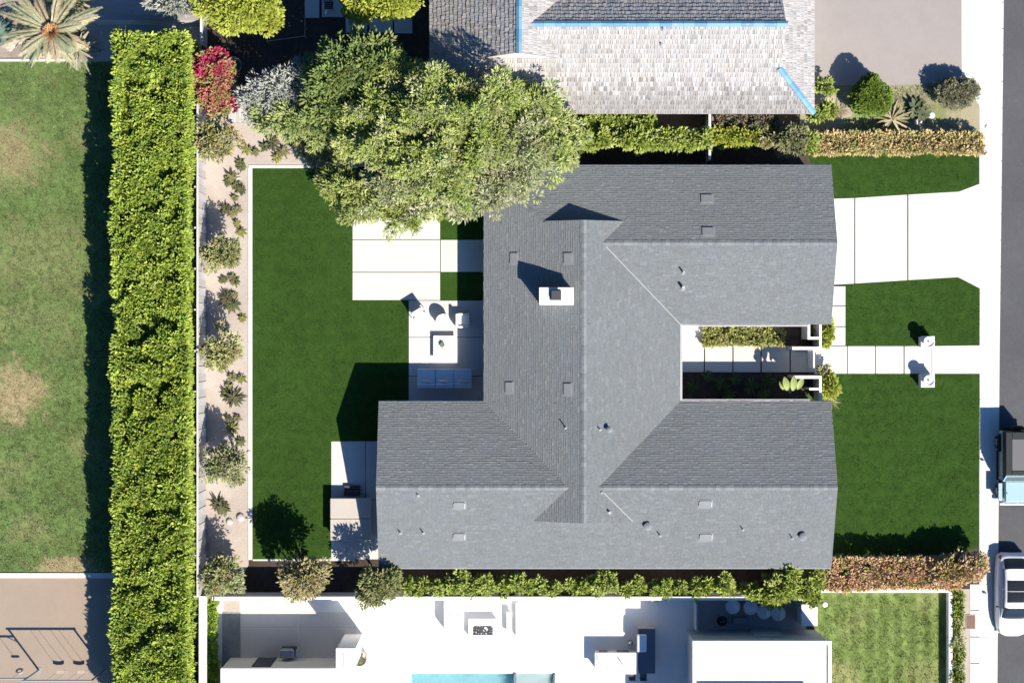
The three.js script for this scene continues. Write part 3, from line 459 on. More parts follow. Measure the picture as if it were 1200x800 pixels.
  for (const [px, py, len, rad] of [[800.5, 319, 0.5, 0.05], [800, 337, 0.5, 0.08], [663, 501, 0.45, 0.035], [703, 503, 0.3, 0.03], [713, 503, 0.35, 0.12], [490, 580, 0.25, 0.035], [469, 624, 0.35, 0.035], [496, 624, 0.4, 0.035], [714, 600, 0.25, 0.06], [759, 616, 0.25, 0.17], [773.5, 627, 0.4, 0.035], [870.5, 620, 0.4, 0.03], [928.5, 630, 0.4, 0.03], [941, 628, 0.25, 0.17], [705, 577, 0.12, 0.03]]) {
    let [x, z] = G(px, py, 3.9); const h = roofH(x, z); [x, z] = G(px, py, h); const y = roofH(x, z);
    const v = part('vent_pipe', [bar(V(x, y - 0.1, z), V(x, y + len, z), rad, rad, 10), ...(rad > 0.1 ? [bar(V(x, y + len, z), V(x, y + len + 0.06, z), rad * 1.3, rad * 0.5, 10)] : [])], rad > 0.1 ? ventMat : M.stuccoGrey, roof);
    part('pipe_boot', bar(V(x, y - 0.06, z), V(x, y + 0.06, z), rad + 0.12, rad + 0.03, 10), valleyMat, v);
  }
}

// ================================================================ NEIGHBOUR'S HOUSE WITH WOOD SHAKE ROOF
{
  const e = 2.9, m = 0.8, zs = -12.94, zr = -17.36, zn = -21.78, xe = 17.2, xg = 15, xr = 0.38, xw = -4.7, hr = e + m * (zs - zr), hv = e + m * (xr - xw), zg = -15.7;
  const vx = (h) => xr + (hv - h) / m, sk = e + m * (zs - zg);
  const hs = thing('shake_house', 'neighbouring house with weathered wood shake roof and blue ridge tiles', 'house', 6, -18);
  part('wall', [box(xw + 0.7, xe - 0.7, 0, 2.75, zs - 0.9, zs - 0.7), box(xe - 0.9, xe - 0.7, 0, 2.75, zn + 0.7, zs - 0.9), box(xw + 0.7, xw + 0.9, 0, 2.75, zn - 4, zs - 0.9), box(xw + 0.9, xe - 0.9, 0, 2.75, zn + 0.7, zn + 0.9)], M.stucco, hs);
  const hS = (x, z) => e + m * (zs - z), hN = (x, z) => hr - m * (zr - z), hE = (x) => e + m * (xe - x), hW = (x) => e + m * (x - xw), hVe = (x) => hv - m * (x - xr);
  const zf = zn - 3.5;
  const slopes = [
    [[[[xw, zs], [xe, zs], [xg, zs - (xe - xg)], [xw + (xe - xg), zs - (xe - xg)]], [[xw + (xe - xg), zs - (xe - xg)], [xg, zs - (xe - xg)], [xg, zg], [xw + (zs - zg), zg]], [[vx(sk), zg], [xg, zg], [xg, zr], [vx(hr), zr]]], hS, [0, 1], zs, 0],
    [[[[xe, zs], [xg, zs - (xe - xg)], [xg, zn + (xe - xg)], [xe, zn]]], hE, [1, 0], xe, 1],
    [[[[vx(hr), zr], [xg, zr], [xg, zn], [vx(e), zn]]], hN, [0, -1], -zn, 2],
    [[[[xw, zs], [xw + (zs - zg), zg], [xw, zg]], [[xw, zg], [xr, zg], [xr, zf], [xw, zf]]], hW, [-1, 0], -xw, 3],
    [[[[xr, zg], [vx(sk), zg], [vx(hr), zr], [xr, zr]], [[xr, zr], [vx(hr), zr], [vx(e), zn], [vx(e), zf], [xr, zf]]], hVe, [1, 0], vx(e), 4]];
  const deck = []; for (const [ps, hf] of slopes) for (const p of ps) deck.push(prism(p, hf, -0.006, -0.18));
  const roof = part('roof', deck, M.wood, hs, { label: 'weathered wood shake roof' });
  for (const [ps, hf, d, v0, s] of slopes) part('shakes', shingles(ps, hf, d, v0, { course: s === 0 ? 0.23 : 0.24, width: 0.14, thick: 0.05, vary: 0.9, seed: 300 + s, gap: 0.02, ragged: 0.06,
    color: (r, q, i) => { const old = s === 0 && i < 2 + 6 * q ? 0.72 : 1, k = (0.40 + 0.12 * (r - 0.5) - (r < 0.06 ? 0.06 : 0)) * old, w = 0.06 * (q - 0.5); return [k * (1.0 + w), k * 0.972, k * (0.93 - w)]; } }), M.shingle, roof, { kind: 'stuff' });
  for (const g of [triPrism(V(xw + (zs - zg), sk - 0.1, zg + 0.04 - 0.2), V(vx(sk), sk - 0.1, zg - 0.16), V(xr, hv - 0.08, zg - 0.16), V(0, 0, 1), 0.14), triPrism(V(xg - 0.15, e + m * (xe - xg) - 0.1, zs - 2.2), V(xg - 0.15, e + m * (xe - xg) - 0.1, zn + 2.2), V(xg - 0.15, hr - 0.08, zr), V(1, 0, 0), 0.14)]) part('gable_wall', g, M.whitePaint, hs);
  const blue = [[0.10, 0.25, 0.36], [0.16, 0.33, 0.45], [0.12, 0.28, 0.40]].map((rgb) => std({ rgb, roughness: 0.45 }));
  const line = (a, b, step, seed, lift = 0.03, mm = m * 0.85) => { const n = Math.round(a.distanceTo(b) / step); for (let i = 0; i < n; i++) part('ridge_tile', join([capGeo(a.clone().lerp(b, i / n), a.clone().lerp(b, (i + 0.985) / n), 0.16, mm, 0.03, lift + 0.012 * (i % 2))]), blue[Math.floor(hash(i, seed) * 3)], roof); };
  line(V(vx(hr) + 0.05, hr, zr), V(xg + 0.1, hr, zr), 0.64, 1); line(V(xr, hv, zg + 0.05), V(xr, hv, zf), 0.64, 2); line(V(xe, e, zs), V(xg - 0.08, e + m * (xe - xg + 0.08), zs - (xe - xg) - 0.08), 0.6, 3, 0.075, m * 0.5);
  for (const [px, py] of [[772, 38], [771, 53.5]]) { const [x, z] = G(px + 3, py, 5.2), y = hS(x, z); const v = part('vent_pipe', bar(V(x, y - 0.1, z), V(x, y + 0.22, z), 0.05, 0.05, 8), M.galv, roof); part('pipe_boot', bar(V(x, y - 0.05, z), V(x, y + 0.07, z), 0.13, 0.06, 8), M.galv, v); }
  for (const x of [2, 6, 10, 13.5]) { const w = part('window', box(x, x + 1.6, 0.9, 2.1, zs - 0.93, zs - 0.67), M.glass, hs); part('frame', [box(x - 0.08, x + 1.68, 0.82, 0.9, zs - 0.95, zs - 0.65), box(x - 0.08, x + 1.68, 2.1, 2.18, zs - 0.95, zs - 0.65), box(x - 0.08, x, 0.9, 2.1, zs - 0.95, zs - 0.65), box(x + 1.6, x + 1.68, 0.9, 2.1, zs - 0.95, zs - 0.65)], M.whitePaint, w); }
}

// ================================================================ FENCES AND WALLS
{ const z0 = -13.55, z1 = 14.6, f = thing('board_fence', 'tall whitewashed board fence between clipped hedge and gravel strip', 'fence', -17.95, (z0 + z1) / 2), n = 62, w = (z1 - z0) / n;
  for (let i = 0; i < n; i++) { const d = i % 2 ? 0.03 : 0, t = 2.5 + 0.015 * (hash(i, 8) - 0.5); part('board', box(-17.98 + d, -17.95 + d, 0.04, t, z0 + i * w, z0 + (i + 1) * w - 0.012), i % 2 ? M.fenceB : M.fence, f); }
  part('cap_rail', box(-18.01, -17.90, 2.51, 2.55, z0, z1, 0.008), M.fenceB, f); part('rail', box(-18.04, -17.985, 0.4, 0.5, z0, z1), M.fence, f); part('rail', box(-18.04, -17.985, 1.9, 2.0, z0, z1), M.fence, f);
  for (let i = 0; i <= 12; i++) { const z = z0 + 0.05 + (z1 - z0 - 0.1) * i / 12; part('post', box(-18.16, -18.05, -0.1, 2.5, z - 0.05, z + 0.05), M.fence, f); } }
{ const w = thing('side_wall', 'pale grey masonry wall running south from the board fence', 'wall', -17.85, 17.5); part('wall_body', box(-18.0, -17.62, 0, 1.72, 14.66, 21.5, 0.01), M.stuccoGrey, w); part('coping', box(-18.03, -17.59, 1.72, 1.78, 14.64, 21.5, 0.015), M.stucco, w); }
{ const x0 = gx(248, 1.8), x1 = gx(952, 1.8), w = thing('boundary_wall', 'long white rendered wall between shrub row and white patio', 'wall', (x0 + x1) / 2, 14.75); part('wall_body', box(x0, x1, 0, 1.74, 14.69, 14.85, 0.01), M.stucco, w); part('coping', box(x0, x1, 1.74, 1.8, 14.66, 14.88, 0.012), M.stucco, w); }
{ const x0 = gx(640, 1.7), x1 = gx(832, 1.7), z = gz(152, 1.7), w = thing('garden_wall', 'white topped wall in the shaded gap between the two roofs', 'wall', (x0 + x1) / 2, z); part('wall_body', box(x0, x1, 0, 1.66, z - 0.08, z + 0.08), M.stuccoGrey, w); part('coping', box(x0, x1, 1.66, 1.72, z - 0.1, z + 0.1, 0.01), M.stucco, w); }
{ const x = gx(832, 1.9), z0 = gz(132, 1.9), z1 = gz(187, 1.9), w = thing('cross_fence', 'narrow white fence panel crossing the gap between the roofs', 'fence', x, (z0 + z1) / 2); for (let i = 0; i < 9; i++) part('board', box(x - 0.02, x + 0.02, 0.05, 1.85, z0 + (z1 - z0) * i / 9, z0 + (z1 - z0) * (i + 1) / 9 - 0.01), M.fence, w); part('cap_rail', box(x - 0.07, x + 0.07, 1.86, 1.91, z0, z1, 0.01), M.stucco, w); }
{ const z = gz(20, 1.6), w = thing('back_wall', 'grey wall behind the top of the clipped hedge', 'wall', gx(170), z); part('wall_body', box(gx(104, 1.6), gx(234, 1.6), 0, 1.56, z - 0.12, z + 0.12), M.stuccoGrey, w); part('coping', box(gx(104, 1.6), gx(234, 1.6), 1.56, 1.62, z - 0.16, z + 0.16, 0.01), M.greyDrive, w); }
{ const w = thing('gate_fence', 'short weathered wooden fence beside the magenta bougainvillea', 'fence', gx(235.5, 1.8), gz(22, 1.8)), x = gx(235.5, 1.8); for (let i = 0; i < 14; i++) part('board', box(x - 0.02, x + 0.02, 0.04, 1.8, gz(-20, 1.8) + i * 0.25, gz(-20, 1.8) + i * 0.25 + 0.238), M.fence, w); part('cap_rail', box(x - 0.06, x + 0.06, 1.805, 1.84, gz(-20, 1.8), gz(-20, 1.8) + 3.5), M.stucco, w); }
{ // white wall round the striped lawn
  const w = thing('lawn_wall', 'low white wall round the striped lawn', 'wall', gx(1035), gz(692)); const h = 0.7, zt = gz(692, h), xr = gx(1114.5, h);
  part('wall_body', [box(gx(952, h), xr + 0.1, 0, h - 0.04, zt - 0.08, zt + 0.08), box(xr - 0.08, xr + 0.08, 0, h - 0.04, zt + 0.08, 21.5)], M.stucco, w);
  part('coping', box(gx(952, h), xr + 0.12, h - 0.04, h, zt - 0.11, zt + 0.11, 0.01), M.stucco, w); part('coping', box(xr - 0.11, xr + 0.11, h - 0.04, h, zt + 0.112, 21.5, 0.01), M.stucco, w); }
{ // courtyard entry: white screens with a gate
  const h = 2.1, f = thing('entry_screen', 'white rendered entry screen walls framing the courtyard gate', 'wall', gx(945, h), gz(420, h));
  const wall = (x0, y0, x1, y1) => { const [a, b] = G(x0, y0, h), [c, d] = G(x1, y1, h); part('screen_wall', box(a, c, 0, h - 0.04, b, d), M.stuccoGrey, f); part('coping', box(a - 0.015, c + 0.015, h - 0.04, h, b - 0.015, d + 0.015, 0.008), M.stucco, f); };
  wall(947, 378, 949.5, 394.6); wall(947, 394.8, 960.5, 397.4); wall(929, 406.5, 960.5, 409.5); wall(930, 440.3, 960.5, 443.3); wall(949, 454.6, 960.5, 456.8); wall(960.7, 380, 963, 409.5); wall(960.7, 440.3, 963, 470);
  const [a, b] = G(953.5, 410, 1.9), [c, d] = G(955.2, 431, 1.9); const g = thing('entry_gate', 'white metal slatted entry gate standing ajar', 'gate', (a + c) / 2, (b + d) / 2);
  part('frame', [box(a, c, 0.08, 0.16, b, d), box(a, c, 1.82, 1.9, b, d), box(a, c, 0.16, 1.82, b, b + 0.06), box(a, c, 0.16, 1.82, d - 0.06, d)], M.whitePaint, g); for (let i = 0; i < 8; i++) part('slat', box(a + 0.02, c - 0.02, 0.16, 1.82, b + 0.1 + i * 0.115, b + 0.16 + i * 0.115), M.whitePaint, g); }
// courtyard paving
pavers('courtyard', 'white courtyard slabs leading from the gate to the front door', [R4(780, 376, 825, 436), R4(826.4, 405, 858.4, 436), R4(859.8, 405, 891.4, 436), R4(893, 405, 925.5, 436), R4(927, 405, 958, 436)], 0.03);

// ================================================================ TREES, HEDGES, PLANTS
const pal = {
  hedge: [[0.285, 0.368, 0.051], [0.235, 0.319, 0.044], [0.335, 0.411, 0.067], [0.168, 0.251, 0.037]],
  tree: [[0.295, 0.359, 0.089], [0.235, 0.306, 0.065], [0.339, 0.382, 0.119], [0.367, 0.397, 0.176]], treeGrey: [[0.324, 0.345, 0.164], [0.270, 0.310, 0.128], [0.365, 0.366, 0.211]], treeLow: [[0.258, 0.309, 0.078], [0.303, 0.340, 0.104], [0.198, 0.247, 0.058]],
  dark: [[0.112, 0.167, 0.047], [0.152, 0.211, 0.055], [0.202, 0.246, 0.070]], silver: [[0.345, 0.365, 0.314], [0.274, 0.294, 0.254], [0.406, 0.426, 0.365]], pale: [[0.312, 0.364, 0.130], [0.260, 0.325, 0.104]],
  olive: [[0.312, 0.293, 0.130], [0.247, 0.247, 0.104], [0.364, 0.338, 0.169], [0.221, 0.234, 0.085]], lime: [[0.260, 0.332, 0.058], [0.208, 0.273, 0.046], [0.312, 0.364, 0.091]], yellow: [[0.351, 0.390, 0.058], [0.286, 0.338, 0.046]],
  brown: [[0.506, 0.387, 0.178], [0.421, 0.344, 0.148], [0.309, 0.302, 0.104], [0.558, 0.431, 0.222]], red: [[0.608, 0.364, 0.220], [0.507, 0.338, 0.186], [0.620, 0.439, 0.270], [0.372, 0.338, 0.101]],
  magenta: [[0.42, 0.025, 0.08], [0.34, 0.02, 0.06], [0.46, 0.05, 0.12]], bract: [[0.338, 0.260, 0.117], [0.260, 0.247, 0.078], [0.494, 0.156, 0.130]], grey: [[0.221, 0.215, 0.130], [0.169, 0.176, 0.098]], box: [[0.176, 0.253, 0.036], [0.132, 0.204, 0.029]] };
const leafBig = { per: 24, rad: 0.30, len: 0.26, wid: 0.055, dens: 9 };
{ // the tall clipped hedge
  const h = 4.35, x0 = gx(133, h) + 0.12, x1 = -18.42, z0 = gz(36, h) + 0.2, z1 = 22.5, t = thing('tall_hedge', 'tall clipped yellow green hedge separating meadow lawn from back garden', 'hedge', (x0 + x1) / 2, (z0 + z1) / 2);
  part('foliage', hedgeFoliage(x0, x1, z0, z1, h, { pal: pal.hedge, per: 24, rad: 0.22, len: 0.19, wid: 0.055, dens: 24, sideDens: 0.4, wob: 0.4, round: 0.25, tone: 0.5, pits: 0.75 }, 5), M.leaf, t);
  for (let i = 0; i < 22; i++) { const z = z0 + 0.9 + i * (z1 - z0 - 1.5) / 21, x = (x0 + x1) / 2 + 0.3 * (hash(i, 6) - 0.5); part('trunk', join([bar(V(x, -0.1, z), V(x + 0.1, 3.4, z + 0.1), 0.11, 0.05, 7), bar(V(x, 1.2, z), V(x - 0.9, 3.5, z + 0.5), 0.06, 0.03, 6), bar(V(x, 1.4, z), V(x + 0.9, 3.5, z - 0.5), 0.06, 0.03, 6)]), M.bark, t); } }
// trees: lobes in photo pixels with their heights [px, py, h, rx, ry, rz, palette]
let treeSeed = 900;
function tree(name, label, category, lobes, o, opt = {}) {
  const L = lobes.map(([px, py, h, rx, ry, rz, p]) => [gx(px, h), h, gz(py, h), rx, ry, rz, p]), cx = opt.at ? G(...opt.at)[0] : L.reduce((s, l) => s + l[0], 0) / L.length, cz = opt.at ? G(...opt.at)[1] : L.reduce((s, l) => s + l[2], 0) / L.length;
  const t = thing(name, label, category, cx, cz, { group: opt.group }), hm = Math.min(...L.map((l) => l[1])), seed = treeSeed += 7;
  part('trunk', trunkGeo(cx, cz, hm * (opt.fork ?? 0.55), opt.r ?? 0.12, seed, L.map((l) => [l[0], l[1], l[2]])), opt.bark ?? M.bark, t);
  part('crown', crown(L, o, seed), opt.mat ?? M.leaf, t); return t;
}
tree('garden_tree', 'broad feathery yellow green tree overhanging the house roof corner', 'tree', [[560, 140, 6.0, 2.6, 1.9, 2.3], [440, 130, 5.2, 1.3, 1.2, 1.4], [412, 160, 4.6, 1.1, 1.0, 1.1], [470, 95, 5.4, 1.2, 1.1, 1.1], [605, 175, 5.2, 2.1, 1.6, 1.9, pal.treeGrey], [505, 125, 6.2, 2.2, 1.8, 2.0], [515, 185, 5.8, 2.4, 1.8, 2.2], [460, 165, 5.2, 1.9, 1.5, 1.9], [645, 168, 4.6, 1.6, 1.3, 1.5], [575, 212, 4.8, 2.0, 1.5, 1.7, pal.treeGrey], [470, 205, 4.4, 1.9, 1.4, 1.6, pal.treeGrey], [430, 232, 3.5, 1.5, 1.2, 1.2, pal.treeLow], [475, 245, 3.4, 1.7, 1.2, 1.1, pal.treeLow], [620, 130, 5.0, 1.6, 1.3, 1.3], [398, 215, 3.2, 1.0, 0.9, 1.0, pal.treeLow], [535, 225, 4.4, 1.3, 1.1, 1.2, pal.treeGrey]], { ...leafBig, pal: pal.tree, rad: 0.29, len: 0.22, wid: 0.036, per: 44, dens: 8, rough: 0.46, inner: 0.62, spread: 1.1, tone: 0.5 }, { r: 0.24, at: [520, 195], fork: 0.6 });
tree('broadleaf_tree', 'dark green shrubby tree beside the feathery tree', 'tree', [[395, 85, 5.0, 1.6, 1.4, 1.6], [435, 72, 5.2, 1.7, 1.4, 1.4], [388, 125, 4.4, 1.4, 1.2, 1.4], [470, 90, 4.8, 1.2, 1.1, 1.2]], { ...leafBig, pal: pal.dark, rough: 0.3, dens: 8 }, { r: 0.14, at: [425, 105] });
tree('silver_tree', 'silvery grey leaved small tree next to the bougainvillea', 'tree', [[325, 105, 3.2, 1.5, 1.1, 1.2], [300, 120, 2.6, 1.0, 0.8, 0.9], [350, 95, 3.0, 1.1, 0.9, 1.0]], { ...leafBig, pal: pal.silver, wid: 0.035, rough: 0.35, dens: 7 }, { r: 0.09, bark: M.barkPale });
tree('pale_tree', 'pale lime leaved small tree at the end of the gravel bed', 'tree', [[345, 142, 3.0, 1.6, 1.1, 1.0], [375, 150, 2.7, 1.1, 0.9, 1.0], [318, 138, 2.6, 1.0, 0.8, 0.7]], { ...leafBig, pal: pal.pale, wid: 0.045, rough: 0.3, dens: 7.5 }, { r: 0.08 });
tree('corner_shrub', 'mustard green rounded shrub where gravel meets turf', 'shrub', [[378, 180, 1.3, 0.95, 0.9, 0.85], [362, 172, 1.0, 0.7, 0.6, 0.7]], { ...leafBig, pal: pal.olive, dens: 10, rad: 0.2, len: 0.18 }, { r: 0.05 });
tree('bougainvillea', 'magenta flowering bougainvillea against the board fence', 'shrub', [[248, 78, 2.4, 1.1, 0.8, 1.0, [...pal.magenta, ...pal.bract.slice(0, 2)]], [255, 97, 2.3, 0.8, 0.7, 0.9, [pal.magenta[0], ...pal.bract]], [252, 110, 2.0, 1.1, 0.9, 1.2, pal.bract], [238, 92, 1.9, 0.7, 0.8, 1.2, pal.bract], [262, 82, 1.9, 0.6, 0.7, 0.8, pal.bract], [269, 120, 1.9, 0.4, 0.4, 0.4, pal.magenta]], { ...leafBig, pal: pal.magenta, per: 20, rad: 0.2, len: 0.15, wid: 0.06, dens: 14, rough: 0.2 }, { r: 0.06 });
tree('citrus_tree', 'bright yellow green round tree in the shaded back yard', 'tree', [[285, 5, 3.6, 1.9, 1.3, 1.5], [250, 2, 3.4, 1.1, 1.0, 1.2], [310, 20, 3.0, 0.9, 0.8, 0.9], [275, 22, 3.1, 1.1, 0.9, 0.8]], { ...leafBig, pal: pal.yellow, len: 0.18, wid: 0.06, rad: 0.26, dens: 11 }, { r: 0.1 });
tree('lemon_tree', 'yellow green tree crown beside the stepping stone slabs', 'tree', [[462, -4, 3.8, 1.3, 1.1, 1.2], [425, 0, 3.4, 1.2, 1.0, 1.2]], { ...leafBig, pal: pal.yellow, len: 0.18, wid: 0.06, rad: 0.26, dens: 11 }, { r: 0.1 });
tree('ash_shrub', 'ash grey shrub overhanging the grey back wall', 'shrub', [[205, 2, 2.4, 1.0, 0.8, 0.7], [190, -4, 2.2, 0.9, 0.7, 0.8]], { ...leafBig, pal: pal.silver, wid: 0.04, dens: 8 }, { r: 0.06 });
// row of olive trees along the gravel strip
const oliveO = { ...leafBig, pal: pal.olive, rad: 0.24, len: 0.19, wid: 0.042, per: 22, dens: 9, rough: 0.3, inner: 0.45 };
for (const [px, py, s, l] of [[256, 166, 1, 'small olive tree near the bougainvillea at the fence'], [259, 294, 1, 'small olive tree on gravel, second along the fence from the bougainvillea'], [261, 407, 1.05, 'small olive tree on gravel, third along the fence from the bougainvillea'], [262, 546, 1.08, 'small olive tree on gravel, fourth along the fence from the bougainvillea'], [263, 674, 1.02, 'small olive tree in the fence corner by the long white wall']])
{ const q = rngOf(Math.round(px * 7 + py)), lb = [[px, py, 2.1 + 0.3 * q(), (0.75 + 0.25 * q()) * s, 0.8 * s, (0.75 + 0.25 * q()) * s]]; for (let k = 0; k < 7; k++) { const a = 6.283 * q(), d = (9 + 9 * q()) * s; lb.push([px + d * Math.cos(a), py + d * 0.95 * Math.sin(a), 1.6 + 1.1 * q(), (0.3 + 0.3 * q()) * s, (0.35 + 0.3 * q()) * s, (0.3 + 0.3 * q()) * s]); }
    tree('olive_tree', l, 'tree', lb, { ...oliveO, dens: 6.5 + 2 * q(), rough: 0.5, pal: pal.olive.map((c) => [c[0] * (0.85 + 0.25 * q()), c[1] * (0.9 + 0.25 * q()), c[2] * (0.8 + 0.5 * q())]) }, { r: 0.06, bark: M.barkPale, group: 'olive trees along the gravel strip' }); }
tree('hazel_tree', 'ochre leaved round tree at the edge of the back turf', 'tree', [[357, 677, 3.1, 1.2, 1.25, 1.1], [350, 684, 2.7, 0.8, 0.8, 0.7], [366, 672, 2.6, 0.8, 0.9, 0.8]], { ...oliveO, pal: [[0.30, 0.26, 0.11], [0.26, 0.23, 0.09], [0.33, 0.29, 0.15]], dens: 10, len: 0.2 }, { r: 0.07 });
tree('laurel_tree', 'olive green round tree standing by the hot tub patio corner', 'tree', [[443, 686, 3.0, 1.0, 1.1, 0.95], [434, 695, 2.7, 0.7, 0.7, 0.8], [452, 680, 2.7, 0.75, 0.8, 0.75]], { ...oliveO, dens: 10, pal: [[0.20, 0.22, 0.08], [0.24, 0.24, 0.10], [0.16, 0.18, 0.06]] }, { r: 0.07 });
// lime shrubs along the white boundary wall
{ const r = rngOf(404); const xs = [481, 497, 512, 529, 541, 556, 571, 589, 603, 618, 634, 652, 668, 684, 700, 716, 733, 748, 764, 781, 797, 813, 829, 848];
  xs.forEach((px, i) => { const big = hash(i, 77) > 0.6, py = (big ? 684 : 689) + 5 * (r() - 0.5), h = (big ? 1.6 : 1.2) + 0.35 * r(), w = (big ? 0.40 : 0.29) + 0.1 * r(); px += 7 * (r() - 0.5); tree('boundary_shrub', big ? 'tall loose lime green shrub in the row along the white wall' : 'low loose lime green shrub in the row along the white wall', 'shrub', [[px, py, h, w, 0.7, w * 1.0], [px + 9 * (r() - 0.5), py - (big ? 10 : 5) * r() - 2, h + 0.3, w * 0.6, 0.4, w * 0.6], [px + 11 * (r() - 0.5), py + 6 * r(), h - 0.2, w * 0.65, 0.5, w * 0.65]], { ...leafBig, pal: pal.lime, rad: 0.15, len: 0.19, wid: 0.05, per: 17, dens: 15, rough: 0.35, tone: 0.4 }, { r: 0.035, group: big ? 'tall lime shrubs along the boundary wall' : 'low lime shrubs along the boundary wall' }); }); }
tree('photinia', 'bushy lime shrub rising between house and round drums', 'shrub', [[912, 690, 2.2, 0.9, 0.8, 0.75], [925, 677, 2.3, 0.6, 0.6, 0.7], [890, 693, 1.7, 0.8, 0.7, 0.45], [905, 702, 1.8, 0.7, 0.5, 0.4]], { ...leafBig, pal: pal.lime, rad: 0.2, len: 0.2, dens: 12, rough: 0.3 }, { r: 0.05 });
tree('viburnum', 'lime green shrub at the end of the rust hedge', 'shrub', [[943, 690, 1.7, 0.6, 0.7, 0.7], [950, 700, 1.4, 0.5, 0.5, 0.5], [955, 678, 1.5, 0.5, 0.5, 0.6]], { ...leafBig, pal: pal.lime, rad: 0.18, len: 0.18, dens: 13 }, { r: 0.05 });
// shrubs in the gap between the two roofs
{ const r = rngOf(505);
  const row = [[676, 163], [692, 165], [706, 163], [732, 164], [748, 163], [764, 165], [779, 163], [794, 163], [808, 165], [824, 164]];
  row.forEach(([px, py]) => { const h = 1.6 + 0.4 * r(), w = 0.42 + 0.12 * r(); tree('gap_shrub', 'leafy lime shrub beside the white topped wall in the gap', 'shrub', [[px, py, h, w, 0.7, w], [px + 8 * (r() - 0.5), py - 5, h + 0.1, w * 0.7, 0.5, w * 0.6]], { ...leafBig, pal: pal.lime, rad: 0.17, len: 0.22, wid: 0.06, dens: 12, rough: 0.3 }, { r: 0.04, group: 'lime shrubs in the gap between the roofs' }); });
  [[690, 141], [708, 139], [728, 142], [748, 138], [756, 145]].forEach(([px, py]) => tree('eave_shrub', 'lime shrub tucked under the shake roof eave', 'shrub', [[px, py, 1.7, 0.5, 0.6, 0.4]], { ...leafBig, pal: pal.lime, rad: 0.17, len: 0.24, wid: 0.07, dens: 13, rough: 0.3 }, { r: 0.04, group: 'lime shrubs under the shake roof eave' }));
  [[840, 161], [854, 159], [868, 160], [882, 159], [896, 161], [910, 163]].forEach(([px, py], i) => tree('spirea', 'yellowish shrub in the row east of the cross fence', 'shrub', [[px, py, 1.4, 0.48, 0.6, 0.45], [px, py - 10, 1.1, 0.45, 0.5, 0.35, pal.grey]], { ...leafBig, pal: i < 4 ? pal.yellow.map((c) => mul3(c, 0.85)) : pal.olive, rad: 0.16, len: 0.18, dens: 13, rough: 0.3 }, { r: 0.04, group: 'yellowish shrubs east of the cross fence' }));
  [[845, 142], [862, 140], [880, 143], [898, 141]].forEach(([px, py]) => tree('brown_shrub', 'brownish dry shrub under the shake eave east of the cross fence', 'shrub', [[px, py, 1.0, 0.6, 0.6, 0.45]], { ...leafBig, pal: [[0.20, 0.16, 0.11], [0.16, 0.14, 0.09]], rad: 0.2, len: 0.25, wid: 0.03, dens: 11, rough: 0.3 }, { r: 0.04, group: 'brownish shrubs under the shake eave' }));
  tree('gap_bush', 'sage green bush at the corner of the side lawn', 'shrub', [[928, 163, 1.8, 0.8, 0.8, 0.7], [920, 172, 1.4, 0.5, 0.5, 0.5], [947, 165, 1.5, 0.45, 0.6, 0.6, pal.lime]], { ...leafBig, pal: [[0.22, 0.22, 0.12], [0.17, 0.18, 0.08]], rad: 0.2, len: 0.2, dens: 12, rough: 0.3 }, { r: 0.05 });
  tree('eave_bush', 'lime bush beside the blue hip tiles', 'shrub', [[967, 102, 1.0, 0.5, 0.5, 0.5], [960, 133, 1.1, 0.6, 0.5, 0.4], [972, 128, 0.9, 0.4, 0.4, 0.45]], { ...leafBig, pal: pal.lime, rad: 0.18, len: 0.2, dens: 12, rough: 0.3 }, { r: 0.04 }); }
// clipped hedges
function hedge(name, label, x0, y0, x1, y1, h, o, seed, top = h) { const [a, b] = G(x0, y0, h), [c, d] = G(x1, y1, h), t = thing(name, label, 'hedge', (a + c) / 2, (b + d) / 2); part('foliage', hedgeFoliage(a, c, b, d, h, { per: 18, rad: 0.16, len: 0.15, wid: 0.045, dens: 26, wob: 0.14, round: 0.2, tone: 0.45, ...o }, seed, 0.05), M.leafMatt, t); part('stems', stems(a + 0.2, c - 0.2, b + 0.2, d - 0.2, h * 0.75, 0.6, seed + 1, 0.03), M.bark, t, { kind: 'stuff' }); return t; }
hedge('ochre_hedge', 'ochre brown clipped hedge along the side lawn', 952, 156, 1153, 177, 1.1, { pal: pal.brown }, 61);
hedge('rust_hedge', 'rust brown clipped hedge between front lawn and striped lawn', 955, 656, 1126, 689, 1.5, { pal: pal.red }, 62);
tree('rust_bush', 'tall rust and green bush at the street end of the hedge', 'shrub', [[1125, 667, 1.5, 1.0, 0.6, 0.85], [1143, 663, 1.4, 0.7, 0.6, 0.7], [1108, 668, 1.4, 0.9, 0.5, 0.9]], { ...leafBig, pal: [...pal.red, [0.24, 0.22, 0.08]], rad: 0.17, len: 0.16, wid: 0.045, dens: 16, rough: 0.2 }, { r: 0.05 });
hedge('street_hedge', 'low patchy green hedge outside the lawn wall', 1119, 694, 1130, 960, 0.8, { pal: pal.lime.map((c) => mul3(c, 0.8)), dens: 22, wob: 0.2 }, 63);
hedge('narrow_hedge', 'narrow green hedge beside the pale grey masonry wall', 240.5, 704, 251, 960, 1.3, { pal: pal.box.map((c) => mul3(c, 1.5)), dens: 26 }, 64);
hedge('courtyard_hedge', 'low mustard green hedge bed inside the entry courtyard', 827, 383, 918, 403, 0.55, { pal: [[0.33, 0.34, 0.11], [0.27, 0.30, 0.08], [0.38, 0.37, 0.14]], dens: 24, wob: 0.1, len: 0.17 }, 65);
